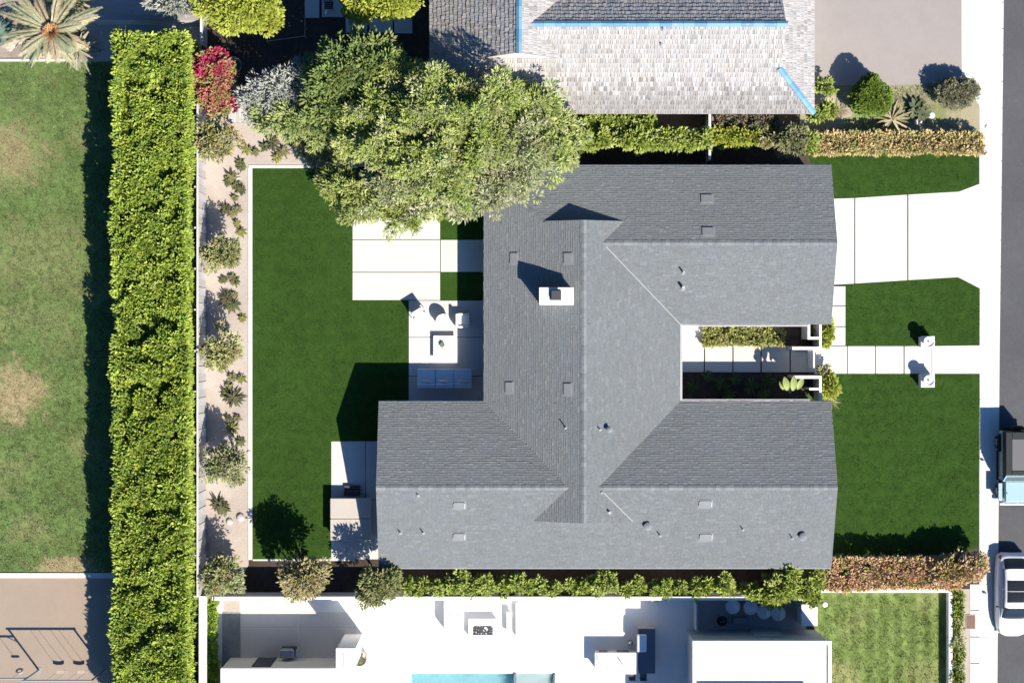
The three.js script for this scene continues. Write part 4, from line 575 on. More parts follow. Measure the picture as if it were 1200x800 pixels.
// topiary
tree('topiary', 'round clipped green topiary ball with a dark cleft beside the grey drive', 'shrub', [[1020, 104, 1.3, 0.6, 1.0, 0.85], [1031, 116, 1.3, 0.65, 1.0, 0.9], [1016, 122, 1.2, 0.85, 1.0, 0.6], [1013, 112, 1.2, 0.7, 1.0, 0.8]], { ...leafBig, pal: pal.box, rad: 0.1, len: 0.1, wid: 0.035, per: 22, dens: 42, rough: 0.03, inner: 0.85, tone: 0.25 }, { r: 0.08 });
tree('grey_topiary', 'grey green clipped cushion bush beside the pavement', 'shrub', [[1112, 108, 0.8, 0.75, 0.75, 0.8], [1130, 106, 0.8, 0.85, 0.75, 0.65], [1122, 112, 0.8, 0.9, 0.7, 0.75]], { ...leafBig, pal: pal.grey, rad: 0.12, len: 0.11, wid: 0.03, per: 20, dens: 30, rough: 0.06, inner: 0.8 }, { r: 0.06 });
tree('gate_bush', 'bright lime bush north of the entry gate', 'shrub', [[968, 385, 0.9, 0.45, 0.5, 0.6], [966, 397, 0.9, 0.4, 0.45, 0.5]], { ...leafBig, pal: pal.yellow, rad: 0.15, len: 0.2, wid: 0.05, dens: 16, rough: 0.2 }, { r: 0.04 });
tree('gate_bush', 'bright lime bush south of the entry gate', 'shrub', [[972, 452, 0.9, 0.5, 0.5, 0.65], [967, 438, 0.8, 0.35, 0.4, 0.4, pal.olive]], { ...leafBig, pal: pal.yellow, rad: 0.15, len: 0.2, wid: 0.05, dens: 16, rough: 0.2 }, { r: 0.04 });
// strap-leaved plants
function strapPlant(name, label, px, py, geo, opt = {}) { const [x, z] = G(px, py, opt.h || 0); const t = thing(name, label, 'plant', x, z, { group: opt.group }); geo.rotateY(opt.turn || 0).translate(x, 0, z); part('leaves', geo, M.leafMatt, t); part('stem', bar(V(x, -0.02, z), V(x, 0.12 + (opt.rise || 0), z), opt.r || 0.04, (opt.r || 0.04) * 0.8, 7), M.bark, t); return t; }
{ const greens = [[[0.10, 0.12, 0.05], [0.13, 0.14, 0.06]], [[0.20, 0.19, 0.09], [0.16, 0.16, 0.07]], [[0.24, 0.24, 0.08], [0.18, 0.19, 0.06]], [[0.08, 0.085, 0.045], [0.11, 0.11, 0.06]]];
  const labels = ['dark green spiky plant on the gravel strip', 'dull olive spiky plant on the gravel strip', 'yellowish spiky plant on the gravel strip', 'dusky dark spiky plant on the gravel strip'];
  const spots = [[281, 191, 0, .4], [272, 208, 1, .6], [277, 217, 0, .45], [282, 222, 3, .45], [268, 213, 0, .4], [275, 232, 1, .3], [265, 245, 3, .5], [272, 250, 1, .35], [279, 245, 1, .35], [278, 262, 2, .35], [283, 272, 2, .4], [272, 325, 1, .35], [276, 330, 0, .4], [262, 328, 0, .35], [274, 345, 1, .3], [266, 350, 3, .75], [273, 358, 0, .6], [284, 373, 2, .35], [272, 442, 1, .4], [283, 444, 2, .4], [268, 452, 1, .35], [274, 466, 3, .85], [265, 461, 0, .45], [272, 502, 2, .55], [278, 490, 1, .35], [268, 490, 3, .35], [282, 518, 0, .4], [280, 562, 3, .45], [256, 590, 3, .7], [262, 596, 0, .6], [320, 168, 3, .6], [310, 172, 0, .4], [332, 178, 1, .5], [325, 185, 2, .4], [290, 175, 2, .45], [345, 165, 0, .5], [300, 178, 1, .35], [283, 195, 0, .4]];
  spots.forEach(([px, py, k, s], i) => strapPlant('strap_plant', labels[k], px, py, rosette(16 + Math.round(16 * s), s * 0.95, 0.035 + 0.02 * s, 0.06, greens[k], 700 + i, { droop: 0.35, spreadMin: 0.15 }), { group: 'spiky plants on the gravel strip ' + (k + 1), turn: i })); }
strapPlant('spiky_yucca', 'pale straw coloured yucca between topiary and ochre hedge', 1045, 141, rosette(46, 1.35, 0.05, 0.3, [[0.42, 0.36, 0.22], [0.34, 0.30, 0.19], [0.22, 0.21, 0.10]], 761, { droop: 0.3 }), { r: 0.1, rise: 0.3 });
strapPlant('agave', 'dark green agave beside the straw coloured yucca', 1073, 128, rosette(20, 0.75, 0.11, 0.1, [[0.09, 0.12, 0.06], [0.12, 0.14, 0.08]], 762, { droop: 0.15 }), { r: 0.1 });
strapPlant('agave', 'dark green agave beside the white rocks', 1080, 134, rosette(18, 0.6, 0.10, 0.1, [[0.09, 0.12, 0.06], [0.12, 0.14, 0.08]], 763, { droop: 0.15 }), { r: 0.1 });
strapPlant('flax', 'spiky green flax beside the courtyard corner of the front lawn', 974, 469, rosette(26, 0.65, 0.035, 0.1, [[0.24, 0.24, 0.10], [0.13, 0.16, 0.06]], 764, { droop: 0.3 }));
strapPlant('dry_grass', 'dry grassy tuft beside the tan path slab', 985, 130, rosette(30, 0.6, 0.02, 0.1, [[0.28, 0.23, 0.16], [0.22, 0.18, 0.12]], 765, { droop: 0.4 }));
// big fan palm in the north-west corner
{ const [x, z] = G(60, 36, 2.5), t = thing('fan_palm', 'shaggy palm with drooping cream fronds over the stony bed', 'palm', x, z), r = rngOf(71);
  part('trunk', bar(V(x, -0.05, z), V(x, 2.3, z), 0.3, 0.24, 10), M.bark, t);
  const pals = [[0.44, 0.41, 0.27], [0.36, 0.36, 0.22], [0.30, 0.32, 0.20], [0.40, 0.33, 0.22], [0.20, 0.23, 0.15]];
  for (let i = 0; i < 72; i++) { // each frond: a costa with paired narrow leaflets
    const a = i * 2.399963 + 0.9 * r(), tt = (i + 14 * r()) / 86, len = (1.7 + 1.7 * r()) * (1 + 0.35 * Math.max(0, -Math.cos(a))) * (1 - 0.42 * Math.max(0, Math.sin(a))), L = new Leaves(), r0 = 0.4 + r(), up = 0.85 - 1.25 * tt, c = pals[Math.floor(r() * pals.length)], y0 = 2.5 - 0.5 * tt, pt = (u) => [x + Math.cos(a) * len * u, y0 + len * (up * u - (0.5 + 0.45 * tt * r0) * u * u), z + Math.sin(a) * len * u];
    for (let s = 3; s < 30; s++) { const u = s / 30, p = pt(u), q = pt(u + 0.03), w = 0.42 * Math.sin(Math.PI * Math.min(1, u * 0.9 + 0.1)) + 0.1; for (const sd of [-1, 1]) { const ax = (q[0] - p[0]) * 10 - Math.sin(a) * sd * 0.55, ay = (q[1] - p[1]) * 10 - 0.12, az = (q[2] - p[2]) * 10 + Math.cos(a) * sd * 0.55, al = Math.hypot(ax, ay, az), k = 0.8 + 0.4 * r(); L.leaf(...p, ax / al, ay / al, az / al, 0.15 * (r() - 0.5), 1, 0.15 * (r() - 0.5), w * (0.8 + 0.4 * r()), 0.035, c[0] * k, c[1] * k, c[2] * k, 0.15); } }
    const g = L.geo(); part('frond', g, M.leafMatt, t); }
  const L = new Leaves(); for (let i = 0; i < 300; i++) { const d = unit(r), k = 0.7 + 0.6 * r(); L.leaf(x + d[0] * 0.3 + 0.05, 2.75 + 0.3 * d[1], z + d[2] * 0.3 + 0.1, d[0] * 0.8, 0.5, d[2] * 0.8, 0, 1, 0, 0.28, 0.03, 0.50 * k, 0.27 * k, 0.12 * k); } part('flower_stalk', L.geo(), M.leafMatt, t, { label: 'orange flower stalks' }); }
strapPlant('grey_fern', 'ragged grey palm seedling at the corner of the stony bed', 97, 62, rosette(40, 1.5, 0.05, 0.5, [[0.34, 0.33, 0.25], [0.26, 0.26, 0.18], [0.40, 0.38, 0.30]], 772, { droop: 0.6, y0: 0.4 }), { r: 0.08, rise: 0.5 });
strapPlant('tawny_palm', 'tawny young palm above the stony bed', 88, 6, rosette(46, 1.6, 0.06, 0.6, [[0.36, 0.34, 0.16], [0.30, 0.29, 0.14], [0.42, 0.38, 0.22]], 773, { droop: 0.5, y0: 0.8 }), { r: 0.1, rise: 0.9 });
strapPlant('blue_agave', 'blue green agave half under the palm fronds', 6, 38, rosette(24, 0.9, 0.14, 0.1, [[0.12, 0.19, 0.15], [0.16, 0.23, 0.19]], 774, { droop: 0.1 }), { r: 0.12 });
{ const r = rngOf(81); for (let i = 0; i < 26; i++) { const px = 4 + 90 * r(), py = 44 + 22 * r(), s = 0.1 + 0.22 * r(), [x, z] = G(px, py), g = new THREE.IcosahedronGeometry(s, 1), p = g.attributes.position; for (let k = 0; k < p.count; k++) { const f = 0.8 + 0.4 * hash(Math.round(p.getX(k) * 99), Math.round(p.getY(k) * 99), Math.round(p.getZ(k) * 99) + i); p.setXYZ(k, p.getX(k) * f * 1.2, p.getY(k) * f * 0.6, p.getZ(k) * f); } g.computeVertexNormals(); g.translate(x, s * 0.25, z); const o = part('rock', join([g]), M.gravel, scene); o.userData = { label: 'rough tan rock lying in the stony palm bed', category: 'rock', group: 'rocks in the palm bed' }; } }
function rock(px, py, s, label, mat = M.stucco, group) { const [x, z] = G(px, py), t = new THREE.IcosahedronGeometry(s, 2), p = t.attributes.position; for (let k = 0; k < p.count; k++) { const f = 0.88 + 0.24 * vnoise(p.getX(k) / s * 0.3 + 0.5, p.getZ(k) / s * 0.3 + p.getY(k) / s * 0.2, 8, 5); p.setXYZ(k, p.getX(k) * f, p.getY(k) * f * 0.55, p.getZ(k) * f); } t.computeVertexNormals(); t.translate(x, s * 0.3, z); const o = part('boulder', join([t]), mat, scene); o.userData = { label, category: 'rock' }; if (group) o.userData.group = group; }
rock(1092, 135, 0.2, 'white boulder by the agave and hedge shadow'); rock(1076, 142, 0.22, 'white boulder under the straw yucca edge'); rock(1157, 149, 0.13, 'white boulder at the street end of the ochre hedge'); rock(1157, 181, 0.14, 'white boulder between side lawn corner and pavement');
rock(282, 606, 0.24, 'flat pale boulder beside the turf edging', M.fence); rock(269, 611, 0.2, 'flat pale boulder in the olive shade', M.fence); rock(292, 530, 0.14, 'pale stone on the turf edging', M.slab); rock(967, 708, 0.16, 'white stone ball on the striped lawn'); rock(278, 207, 0.14, 'pale stone among the spiky plants', M.slab);
{ // bird of paradise in the courtyard
  const [x, z] = G(926, 452, 1.2), t = thing('banana_plant', 'big paddle leaved plant lit by sun in the dark courtyard bed', 'plant', x, z); const leafM = std({ rgb: [0.30, 0.36, 0.11], roughness: 0.6, side: THREE.DoubleSide });
  for (const [px, py, l, w, a, h] of [[917.5, 452, 0.62, 0.17, 1.0, 2.0], [921.5, 449.5, 0.80, 0.2, 1.35, 2.15], [930.5, 449, 0.86, 0.2, 1.65, 2.2], [938.5, 449, 0.78, 0.16, 2.0, 2.1], [926, 456, 0.45, 0.14, 1.5, 1.9]]) {
    const [cx, cz] = G(px, py, h), n = 8, pos = [], idx = []; for (let s = 0; s <= n; s++) { const u = s / n, ww = w * Math.pow(Math.sin(Math.PI * Math.min(0.99, 0.06 + 0.94 * u)), 0.7), rx = cx - Math.cos(a) * l * (u - 0.5), rz = cz - Math.sin(a) * l * (u - 0.5) * 1, y = h - 0.1 * (2 * u - 1) ** 2; for (const q of [-1, 0, 1]) pos.push(rx - Math.sin(a) * ww * q, y + (q ? 0.05 : 0), rz + Math.cos(a) * ww * q); if (s) { const b = (s - 1) * 3; for (const q of [0, 1]) idx.push(b + q, b + q + 3, b + q + 1, b + q + 1, b + q + 3, b + q + 4); } }
    const g = new THREE.BufferGeometry(); g.setAttribute('position', new THREE.Float32BufferAttribute(pos, 3)); g.setIndex(idx); g.computeVertexNormals(); const lf = part('leaf', g, leafM, t);
    part('leaf_stalk', bar(V(x, 0, z), V(cx + Math.cos(a) * l / 2, h - 0.1, cz + Math.sin(a) * l / 2), 0.03, 0.018, 6), leafM, lf); } }
for (const [px, py, s] of [[830, 441, 0.5], [845, 450, 0.6], [862, 444, 0.5], [880, 452, 0.7], [900, 445, 0.55], [812, 452, 0.6], [855, 462, 0.5], [895, 461, 0.5], [953, 388, 0.5], [956, 462, 0.5], [947, 464, 0.4]]) strapPlant('fern', 'dark fern growing in the shaded courtyard bed', px, py, rosette(22, s, 0.05, 0.1, [[0.07, 0.11, 0.04], [0.10, 0.14, 0.05]], 780 + px, { droop: 0.45 }), { group: 'ferns in the shaded courtyard bed' });

// ================================================================ THINGS IN THE BACK GARDEN
M.cushion = mottled([0.76, 0.76, 0.74], 201, { contrast: 0.05, grain: 0.06, tile: 1.2, bump: 0.002, size: 256 });
M.frameWhite = std({ rgb: [0.72, 0.72, 0.70], roughness: 0.5 });
M.blueFabric = mottled([0.64, 0.75, 0.85], 211, { contrast: 0.05, grain: 0.06, tile: 1.2, bump: 0.002, size: 256 });
{ // three-seat sofa facing north
  const x0 = gx(488.5, 0.5), x1 = gx(553.5, 0.5), z0 = gz(432, 0.45), z1 = gz(455.5, 0.6), w = (x1 - x0) / 3, t = thing('sofa', 'three seat pale blue outdoor sofa with pillows in the patio shade', 'sofa', (x0 + x1) / 2, (z0 + z1) / 2);
  part('base', box(x0 + 0.02, x1 - 0.02, 0.08, 0.24, z0 + 0.04, z1 - 0.02, 0.02), M.frameWhite, t);
  for (const [a, b] of [[x0 + 0.08, z0 + 0.1], [x1 - 0.14, z0 + 0.1], [x0 + 0.08, z1 - 0.14], [x1 - 0.14, z1 - 0.14]]) part('leg', box(a, a + 0.06, 0.03, 0.08, b, b + 0.06), M.black, t);
  for (let i = 0; i < 3; i++) { const a = x0 + i * w; part('seat_cushion', box(a + 0.012, a + w - 0.012, 0.24, 0.43, z0, z1 - 0.3, 0.05), M.blueFabric, t); part('backrest', box(a + 0.012, a + w - 0.012, 0.24, 0.76, z1 - 0.31, z1 - 0.02, 0.07), M.blueFabric, t); const p = [0.32, 0.2, 0.28][i]; part('pillow', box(0, 0.52, -0.06, 0.07, -0.16, 0.16, 0.06).rotateX(0.9).translate(a + p, 0.55, z1 - 0.39), M.whitePaint, t); } }
{ // coffee table with a small plant
  const h = 0.4, x0 = gx(507.5, h), x1 = gx(535, h), z0 = gz(393, h), z1 = gz(421.5, h), t = thing('coffee_table', 'square white outdoor coffee table with rounded corners', 'table', (x0 + x1) / 2, (z0 + z1) / 2);
  part('tabletop', box(x0, x1, h - 0.07, h, z0, z1, 0.03), M.whitePaint, t); part('base', box(x0 + 0.1, x1 - 0.1, 0.035, h - 0.07, z0 + 0.1, z1 - 0.1, 0.02), M.frameWhite, t);
  const [px, pz] = G(518.5, 404, h + 0.1), v = thing('table_plant', 'small grey green potted succulent on the coffee table', 'plant', px, pz, { y: h }); part('pot', bar(V(px, h + 0.002, pz), V(px, h + 0.09, pz), 0.06, 0.08, 14), M.galv, v); const g = rosette(16, 0.2, 0.035, 0.02, [[0.16, 0.22, 0.13], [0.20, 0.25, 0.17]], 801, { droop: 0.1 }); g.translate(px, h + 0.05, pz); part('leaves', g, M.leafMatt, v); }
function armchair(label, px, py, turn, group) { const t = thing('armchair', label, 'chair', ...G(px, py, 0.4), { group }); t.rotation.y = turn; const [x, z] = [t.position.x, t.position.z], B = (a, b, c, d, e, f, r) => box(x + a, x + b, c, d, z + e, z + f, r);
  part('seat_cushion', B(-0.3, 0.3, 0.25, 0.44, -0.38, 0.36, 0.05), M.cushion, t); part('backrest', B(-0.42, 0.42, 0.2, 0.78, 0.3, 0.46, 0.06), M.cushion, t); for (const s of [-1, 1]) { part('armrest', B(s * 0.37 - 0.07, s * 0.37 + 0.07, 0.2, 0.58, -0.36, 0.31, 0.04), M.cushion, t); for (const q of [-0.3, 0.36]) part('leg', B(s * 0.36 - 0.03, s * 0.36 + 0.03, 0.035, 0.2, q - 0.03, q + 0.03, 0.006), M.black, t); } part('base', B(-0.36, 0.36, 0.18, 0.26, -0.36, 0.4, 0.02), M.frameWhite, t); return t; }
armchair('white cushioned armchair half shaded beside the house wall', 543, 375.5, -Math.PI / 2 * 1.0);
{ // two sun-lit chairs whose white shells lose themselves on the white slab
  const shell = (label, px, py, turn, round) => { const t = thing('lounge_chair', label, 'chair', ...G(px, py, 0.3)); t.rotation.y = turn; const [x, z] = [t.position.x, t.position.z];
    const seat = new THREE.CylinderGeometry(0.4, 0.36, 0.12, 28); seat.translate(x, 0.42, z); part('seat', join([seat]), M.cushion, t);
    const arc = (r, y0, y1, a0, a1, n) => { const pos = [], idx = []; for (let i = 0; i <= n; i++) { const a = a0 + (a1 - a0) * i / n, e = round ? Math.sin(Math.PI * i / n) ** 0.6 : 1, top = y0 + (y1 - y0) * (0.35 + 0.65 * e); for (const [rr, y] of [[r, y0], [r + 0.04, top], [r + 0.1, top], [r + 0.06, y0]]) pos.push(x + rr * Math.sin(a), y, z - rr * Math.cos(a)); if (i) for (let q = 0; q < 4; q++) { const b = (i - 1) * 4, n2 = (q + 1) % 4; idx.push(b + q, b + n2, b + 4 + q, b + n2, b + 4 + n2, b + 4 + q); } } const g = new THREE.BufferGeometry(); g.setAttribute('position', new THREE.Float32BufferAttribute(pos, 3)); g.setIndex(idx); g.computeVertexNormals(); return g; };
    if (round) part('backrest', join([arc(0.38, 0.4, 0.85, -1.2, 1.2, 20)]), M.whitePaint, t);
    else { const b = box(-0.42, 0.42, 0.3, 1.02, -0.05, 0.03, 0.03).rotateX(-0.22).translate(x, 0.1, z - 0.3); part('backrest', b, M.whitePaint, t); for (const s of [-1, 1]) part('armrest', tube([V(x + s * 0.42, 0.62, z - 0.32), V(x + s * 0.46, 0.6, z), V(x + s * 0.36, 0.45, z + 0.34)], 0.025), M.whitePaint, t); }
    part('pedestal', bar(V(x, 0.035, z), V(x, 0.37, z), 0.05, 0.05, 12), M.steel, t); part('foot_plate', bar(V(x, 0.034, z), V(x, 0.05, z), 0.28, 0.26, 24), M.steel, t); };
  shell('white square backed lounge chair at the patio corner by turf', 494, 373, 0.55, false); shell('white round backed swivel chair beside the square backed one', 520, 377, 0.5, true); }
{ // hot tub and its steps
  const h = 0.92, x0 = gx(386.5, h), x1 = gx(434.5, h), z0 = gz(583.5, h), z1 = gz(633, h), zm = gz(607.5, h), t = thing('hot_tub', 'square hot tub under a beige folding cover beside the house', 'hot tub', (x0 + x1) / 2, (z0 + z1) / 2);
  part('cabinet', box(x0 + 0.07, x1 - 0.07, 0.03, h - 0.14, z0 + 0.07, z1 - 0.07, 0.12), mottled([0.12, 0.115, 0.11], 202, { tile: 2, size: 256 }), t);
  const cm = mottled([0.50, 0.465, 0.42], 203, { contrast: 0.05, grain: 0.05, tile: 2, size: 256 }); part('cover', box(x0, x1, h - 0.14, h, z0, zm - 0.006, 0.06), cm, t, { label: 'north half of the beige cover' }); part('cover', box(x0, x1, h - 0.14, h + 0.004, zm + 0.006, z1, 0.06), cm, t, { label: 'south half of the beige cover' });
  const [sx0, sz0] = G(403, 569, 0.3), [sx1, sz1] = G(422, 581, 0.3), s = thing('tub_steps', 'dark slatted steps leaning against the hot tub', 'steps', (sx0 + sx1) / 2, (sz0 + sz1) / 2), sm = std({ rgb: [0.06, 0.06, 0.065], roughness: 0.7 });
  for (let i = 0; i < 2; i++) for (let k = 0; k < 2; k++) part('tread', box(sx0, sx1, 0.2 + i * 0.2, 0.235 + i * 0.2, sz0 + i * 0.3 + k * 0.145, sz0 + i * 0.3 + k * 0.145 + 0.125, 0.008), sm, s);
  for (const x of [sx0 + 0.02, sx1 - 0.06]) part('side_panel', [box(x, x + 0.04, 0.03, 0.2, sz0, sz0 + 0.3), box(x, x + 0.04, 0.03, 0.4, sz0 + 0.3, sz0 + 0.58)], sm, s); }
// gate piers in the front walk
function pier(label, px0, py0, px1, py1) { const h = 0.78, [x0, z0] = G(px0, py0, h), [x1, z1] = G(px1, py1, h), t = thing('gate_pier', label, 'pillar', (x0 + x1) / 2, (z0 + z1) / 2, { group: 'white piers beside the front walk' }), cx = (x0 + x1) / 2, cz = (z0 + z1) / 2;
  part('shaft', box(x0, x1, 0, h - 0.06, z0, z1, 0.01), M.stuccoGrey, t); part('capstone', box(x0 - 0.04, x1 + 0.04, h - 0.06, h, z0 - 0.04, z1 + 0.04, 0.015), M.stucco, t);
  const bowl = new THREE.LatheGeometry([[0, 0.0], [0.16, 0.0], [0.14, 0.06], [0.24, 0.16], [0.31, 0.27], [0.33, 0.33], [0.29, 0.33], [0.24, 0.25], [0.12, 0.22], [0, 0.24]].map(([a, b]) => new THREE.Vector2(a, b)), 32); bowl.translate(cx, h, cz); part('bowl', join([bowl]), M.stucco, t); const knob = new THREE.SphereGeometry(0.07, 16, 10); knob.translate(cx, h + 0.28, cz); part('finial', join([knob]), M.stuccoGrey, t); }
pier('white pier with round bowl standing in turf north of the walk', 1080.5, 394.5, 1095, 406.5); pier('white pier with round bowl standing in turf south of the walk', 1080.5, 438.5, 1095, 453);
{ // utility cover by the pavement
  const t = thing('utility_cover', 'rust brown utility box cover set beside the pavement', 'cover', ...G(1137.5, 728)); const [x0, z0] = G(1132, 720), [x1, z1] = G(1143.5, 737); part('lid', box(x0 + 0.03, x1 - 0.03, 0.0, 0.05, z0 + 0.03, z1 - 0.03, 0.01), mottled([0.22, 0.13, 0.10], 204, { tile: 1, size: 256, stain: 0.4 }), t); part('rim', [box(x0, x1, 0.0, 0.045, z0, z0 + 0.03), box(x0, x1, 0, 0.045, z1 - 0.03, z1), box(x0, x0 + 0.03, 0, 0.045, z0 + 0.03, z1 - 0.03), box(x1 - 0.03, x1, 0, 0.045, z0 + 0.03, z1 - 0.03)], M.galv, t); }
// ================================================================ SWING SET ON THE TERRACE
{ const z = gz(785.6, 0) + 0.0, xa = -27.75, xb = -23.9, h = 3.0, t = thing('swing_set', 'grey steel swing frame standing on the tan terrace', 'swing set', (xa + xb) / 2, 19.25), zc = 19.25;
  part('top_beam', bar(V(xa - 0.1, h, zc), V(xb + 0.1, h, zc), 0.06, 0.06, 10), M.galv, t); for (const x of [xa, xb]) { part('post', bar(V(x, -0.02, zc), V(x, h, zc), 0.06, 0.06, 10), M.galv, t); part('foot_plate', box(x - 0.15, x + 0.15, 0.004, 0.025, zc - 0.15, zc + 0.15), M.galv, t); }
  part('low_beam', bar(V(xa - 3.2, 2.45, zc), V(xa, 2.45, zc), 0.055, 0.055, 10), M.galv, t); part('post', bar(V(xa - 3.2, -0.02, zc), V(xa - 3.2, 2.45, zc), 0.06, 0.06, 10), M.galv, t); part('brace', tube([V(xa, 2.0, zc), V(xa - 0.25, 2.25, zc), V(xa - 0.5, 2.45, zc)], 0.025), M.galv, t);
  const seatM = mottled([0.42, 0.37, 0.31], 205, { tile: 1, size: 256 }), seat = (px, label) => { const x = gx(px, 0.6), s = thing('hanging_swing', label, 'swing', x, zc, { group: 'swing seats under the frame' }); const g = []; for (let i = 0; i <= 8; i++) { const u = i / 8 - 0.5; g.push(box(x + u * 0.56 - 0.038, x + u * 0.56 + 0.038, 0.5 + 0.25 * u * u, 0.53 + 0.25 * u * u, zc - 0.1, zc + 0.1)); } part('seat', g, seatM, s); for (const q of [-0.28, 0.28]) part('chain', bar(V(x + q, 0.55, zc), V(x + q * 0.85, h, zc), 0.009, 0.009, 5), M.galv, s); };
  seat(71.5, 'curved swing seat hanging nearer the ring swing'); seat(95.5, 'curved swing seat hanging nearer the clipped hedge');
  const rx = gx(22, 0.9), r = thing('ring_swing', 'round ring swing on a rope beside the swing frame post', 'swing', rx, zc), tor = new THREE.TorusGeometry(0.17, 0.06, 10, 24); tor.rotateX(0.7).translate(rx, 0.85, zc - 0.12); part('ring', join([tor]), seatM, r); part('rope', bar(V(rx, 0.95, zc), V(rx, 2.45, zc), 0.012, 0.012, 5), M.galv, r); }
// ================================================================ BACK YARD IN THE TREE SHADE
for (const [x0, y0, x1, y1, l] of [[357, -10, 374, 21, 'stepping stone slab by the wire frame, closest to the citrus tree'], [377, -10, 402, 20, 'stepping stone slab crossed by a dark chair frame'], [405, 14, 430, 38, 'stepping stone slab dappled with sun under the lemon tree'], [433, 22, 460, 38, 'sunlit stepping stone slab between two dappled ones'], [462, 22, 483, 39, 'shaded stepping stone slab next to the shake house wall']]) { const o = part('stepping_stone', slabGeo(pxPoly(R4(x0, y0, x1, y1)), -0.06, 0.03), M.slab, scene); o.userData = { label: l, category: 'slab', group: 'stepping stone slabs in the back yard' }; }
{ const t = thing('garden_chair', 'black folded garden chair on a stepping stone', 'chair', ...G(386, 8)), [x, z] = [t.position.x, t.position.z]; for (const q of [-0.22, 0.22]) { part('leg', bar(V(x + q, 0.03, z + 0.25), V(x + q, 0.85, z - 0.25), 0.018, 0.018, 6), M.black, t); part('leg', bar(V(x + q, 0.03, z - 0.3), V(x + q, 0.48, z + 0.22), 0.018, 0.018, 6), M.black, t); } for (let i = 0; i < 4; i++) part('slat', box(x - 0.24, x + 0.24, 0.44, 0.46, z - 0.2 + i * 0.11, z - 0.11 + i * 0.11), M.black, t); for (let i = 0; i < 3; i++) part('back_slat', box(x - 0.24, x + 0.24, 0.6 + i * 0.09, 0.67 + i * 0.09, z - 0.17 - i * 0.045, z - 0.15 - i * 0.045), M.black, t); }
{ const t = thing('wood_deck', 'pale slatted timber deck between bougainvillea and gravel', 'deck', ...G(290, 133)); for (let i = 0; i < 19; i++) { const x = gx(268 + i * 3.1); part('plank', box(x, x + 0.143, 0.03, 0.2 + 0.006 * hash(i, 3), gz(119), gz(144)), [M.fenceB, M.fence][i % 3 ? 0 : 1], t); } part('fascia', box(gx(268), gx(268 + 19 * 3.1), 0.02, 0.17, gz(144) + 0.004, gz(145)), M.wood, t); }
{ const [x, z] = G(272, 75, 0.9), t = thing('wash_tub', 'round grey metal tub behind the bougainvillea', 'tub', x, z); const g = new THREE.LatheGeometry([[0, 0.05], [0.38, 0.05], [0.46, 0.55], [0.49, 0.56], [0.49, 0.6], [0.44, 0.6], [0.35, 0.1], [0, 0.1]].map(([a, b]) => new THREE.Vector2(a, b)), 28); g.translate(x, 0, z); part('bowl', join([g]), M.galv, t); part('rim', join([new THREE.TorusGeometry(0.475, 0.02, 8, 32).rotateX(Math.PI / 2).translate(x, 0.6, z)]), M.steel, t); }
{ const t = thing('wire_trellis', 'thin metal wire trellis standing in the shaded back yard', 'trellis', ...G(350, 30)), [x, z] = G(357, 20, 1); const xs = [gx(352, 1), gx(392, 1)]; part('rail', bar(V(x, 0.95, gz(-5, 1)), V(x, 0.95, gz(42, 1)), 0.02, 0.02, 6), M.galv, t); part('rail', bar(V(x, 0.95, gz(42, 1)), V(gx(312, 1), 0.95, gz(48, 1)), 0.02, 0.02, 6), M.galv, t); for (const [a, b] of [[357, -5], [357, 42], [312, 48]]) part('post', bar(V(gx(a, 1), 0, gz(b, 1)), V(gx(a, 1), 0.96, gz(b, 1)), 0.02, 0.02, 6), M.galv, t); }
// ================================================================ THE MODERN WHITE HOUSE TO THE SOUTH
{ const h = 3.2, x0 = gx(258, h), x1 = gx(411, h), z0 = gz(783, h), t = thing('flat_roof_wing', 'white flat roofed wing of the modern house beside the slate gravel', 'building', (x0 + x1) / 2, z0 + 2);
  part('wall', box(x0 + 0.03, x1 - 0.03, 0, h - 0.3, z0 + 0.02, z0 + 6), mottled([0.62, 0.60, 0.56], 206, { contrast: 0.04, grain: 0.03, tile: 5 }), t); part('roof', box(x0, x1, h - 0.3, h, z0, z0 + 6.05, 0.012), M.stucco, t);
  const wx0 = gx(299, 1.6), wx1 = gx(319, 1.6), w = part('window', box(wx0, wx1, 0.1, 2.6, z0 - 0.01, z0 + 0.05), M.glass, t); part('frame', [box(wx0 - 0.05, wx0, 0.1, 2.65, z0 - 0.03, z0 + 0.015), box(wx1, wx1 + 0.05, 0.1, 2.65, z0 - 0.03, z0 + 0.015), box(wx0, wx1, 2.6, 2.65, z0 - 0.03, z0 + 0.015)], M.black, w);
  const c0 = gx(394, 4.6), c1 = gx(416, 4.6), d0 = gz(760, 4.6), d1 = gz(782, 4.6), c = part('chimney', box(c0, c1, 0, 4.52, d0, d1), M.stucco, t); part('coping', box(c0 - 0.03, c1 + 0.03, 4.52, 4.6, d0 - 0.03, d1 + 0.03, 0.01), M.stucco, c); part('flue_slot', box((c0 + c1) / 2 - 0.16, (c0 + c1) / 2 - 0.06, 4.6, 4.615, d0 + 0.2, d1 - 0.08), M.stuccoGrey, c); }
{ const [x, z] = G(421, 771, 0.8), t = thing('round_planter', 'round beige planter with a dark plant beside the white chimney', 'planter', x, z); const g = new THREE.LatheGeometry([[0, 0], [0.33, 0], [0.45, 0.5], [0.47, 0.95], [0.47, 1], [0.41, 1], [0.4, 0.9], [0, 0.88]].map(([a, b]) => new THREE.Vector2(a, b)), 32); g.translate(x, 0.01, z); part('pot', join([g]), mottled([0.52, 0.47, 0.40], 207, { tile: 2, size: 256 }), t); const q = rosette(18, 0.4, 0.06, 0.05, [[0.10, 0.12, 0.06]], 811, { droop: 0.4 }); q.translate(x, 0.88, z); part('leaves', q, M.leafMatt, t); }
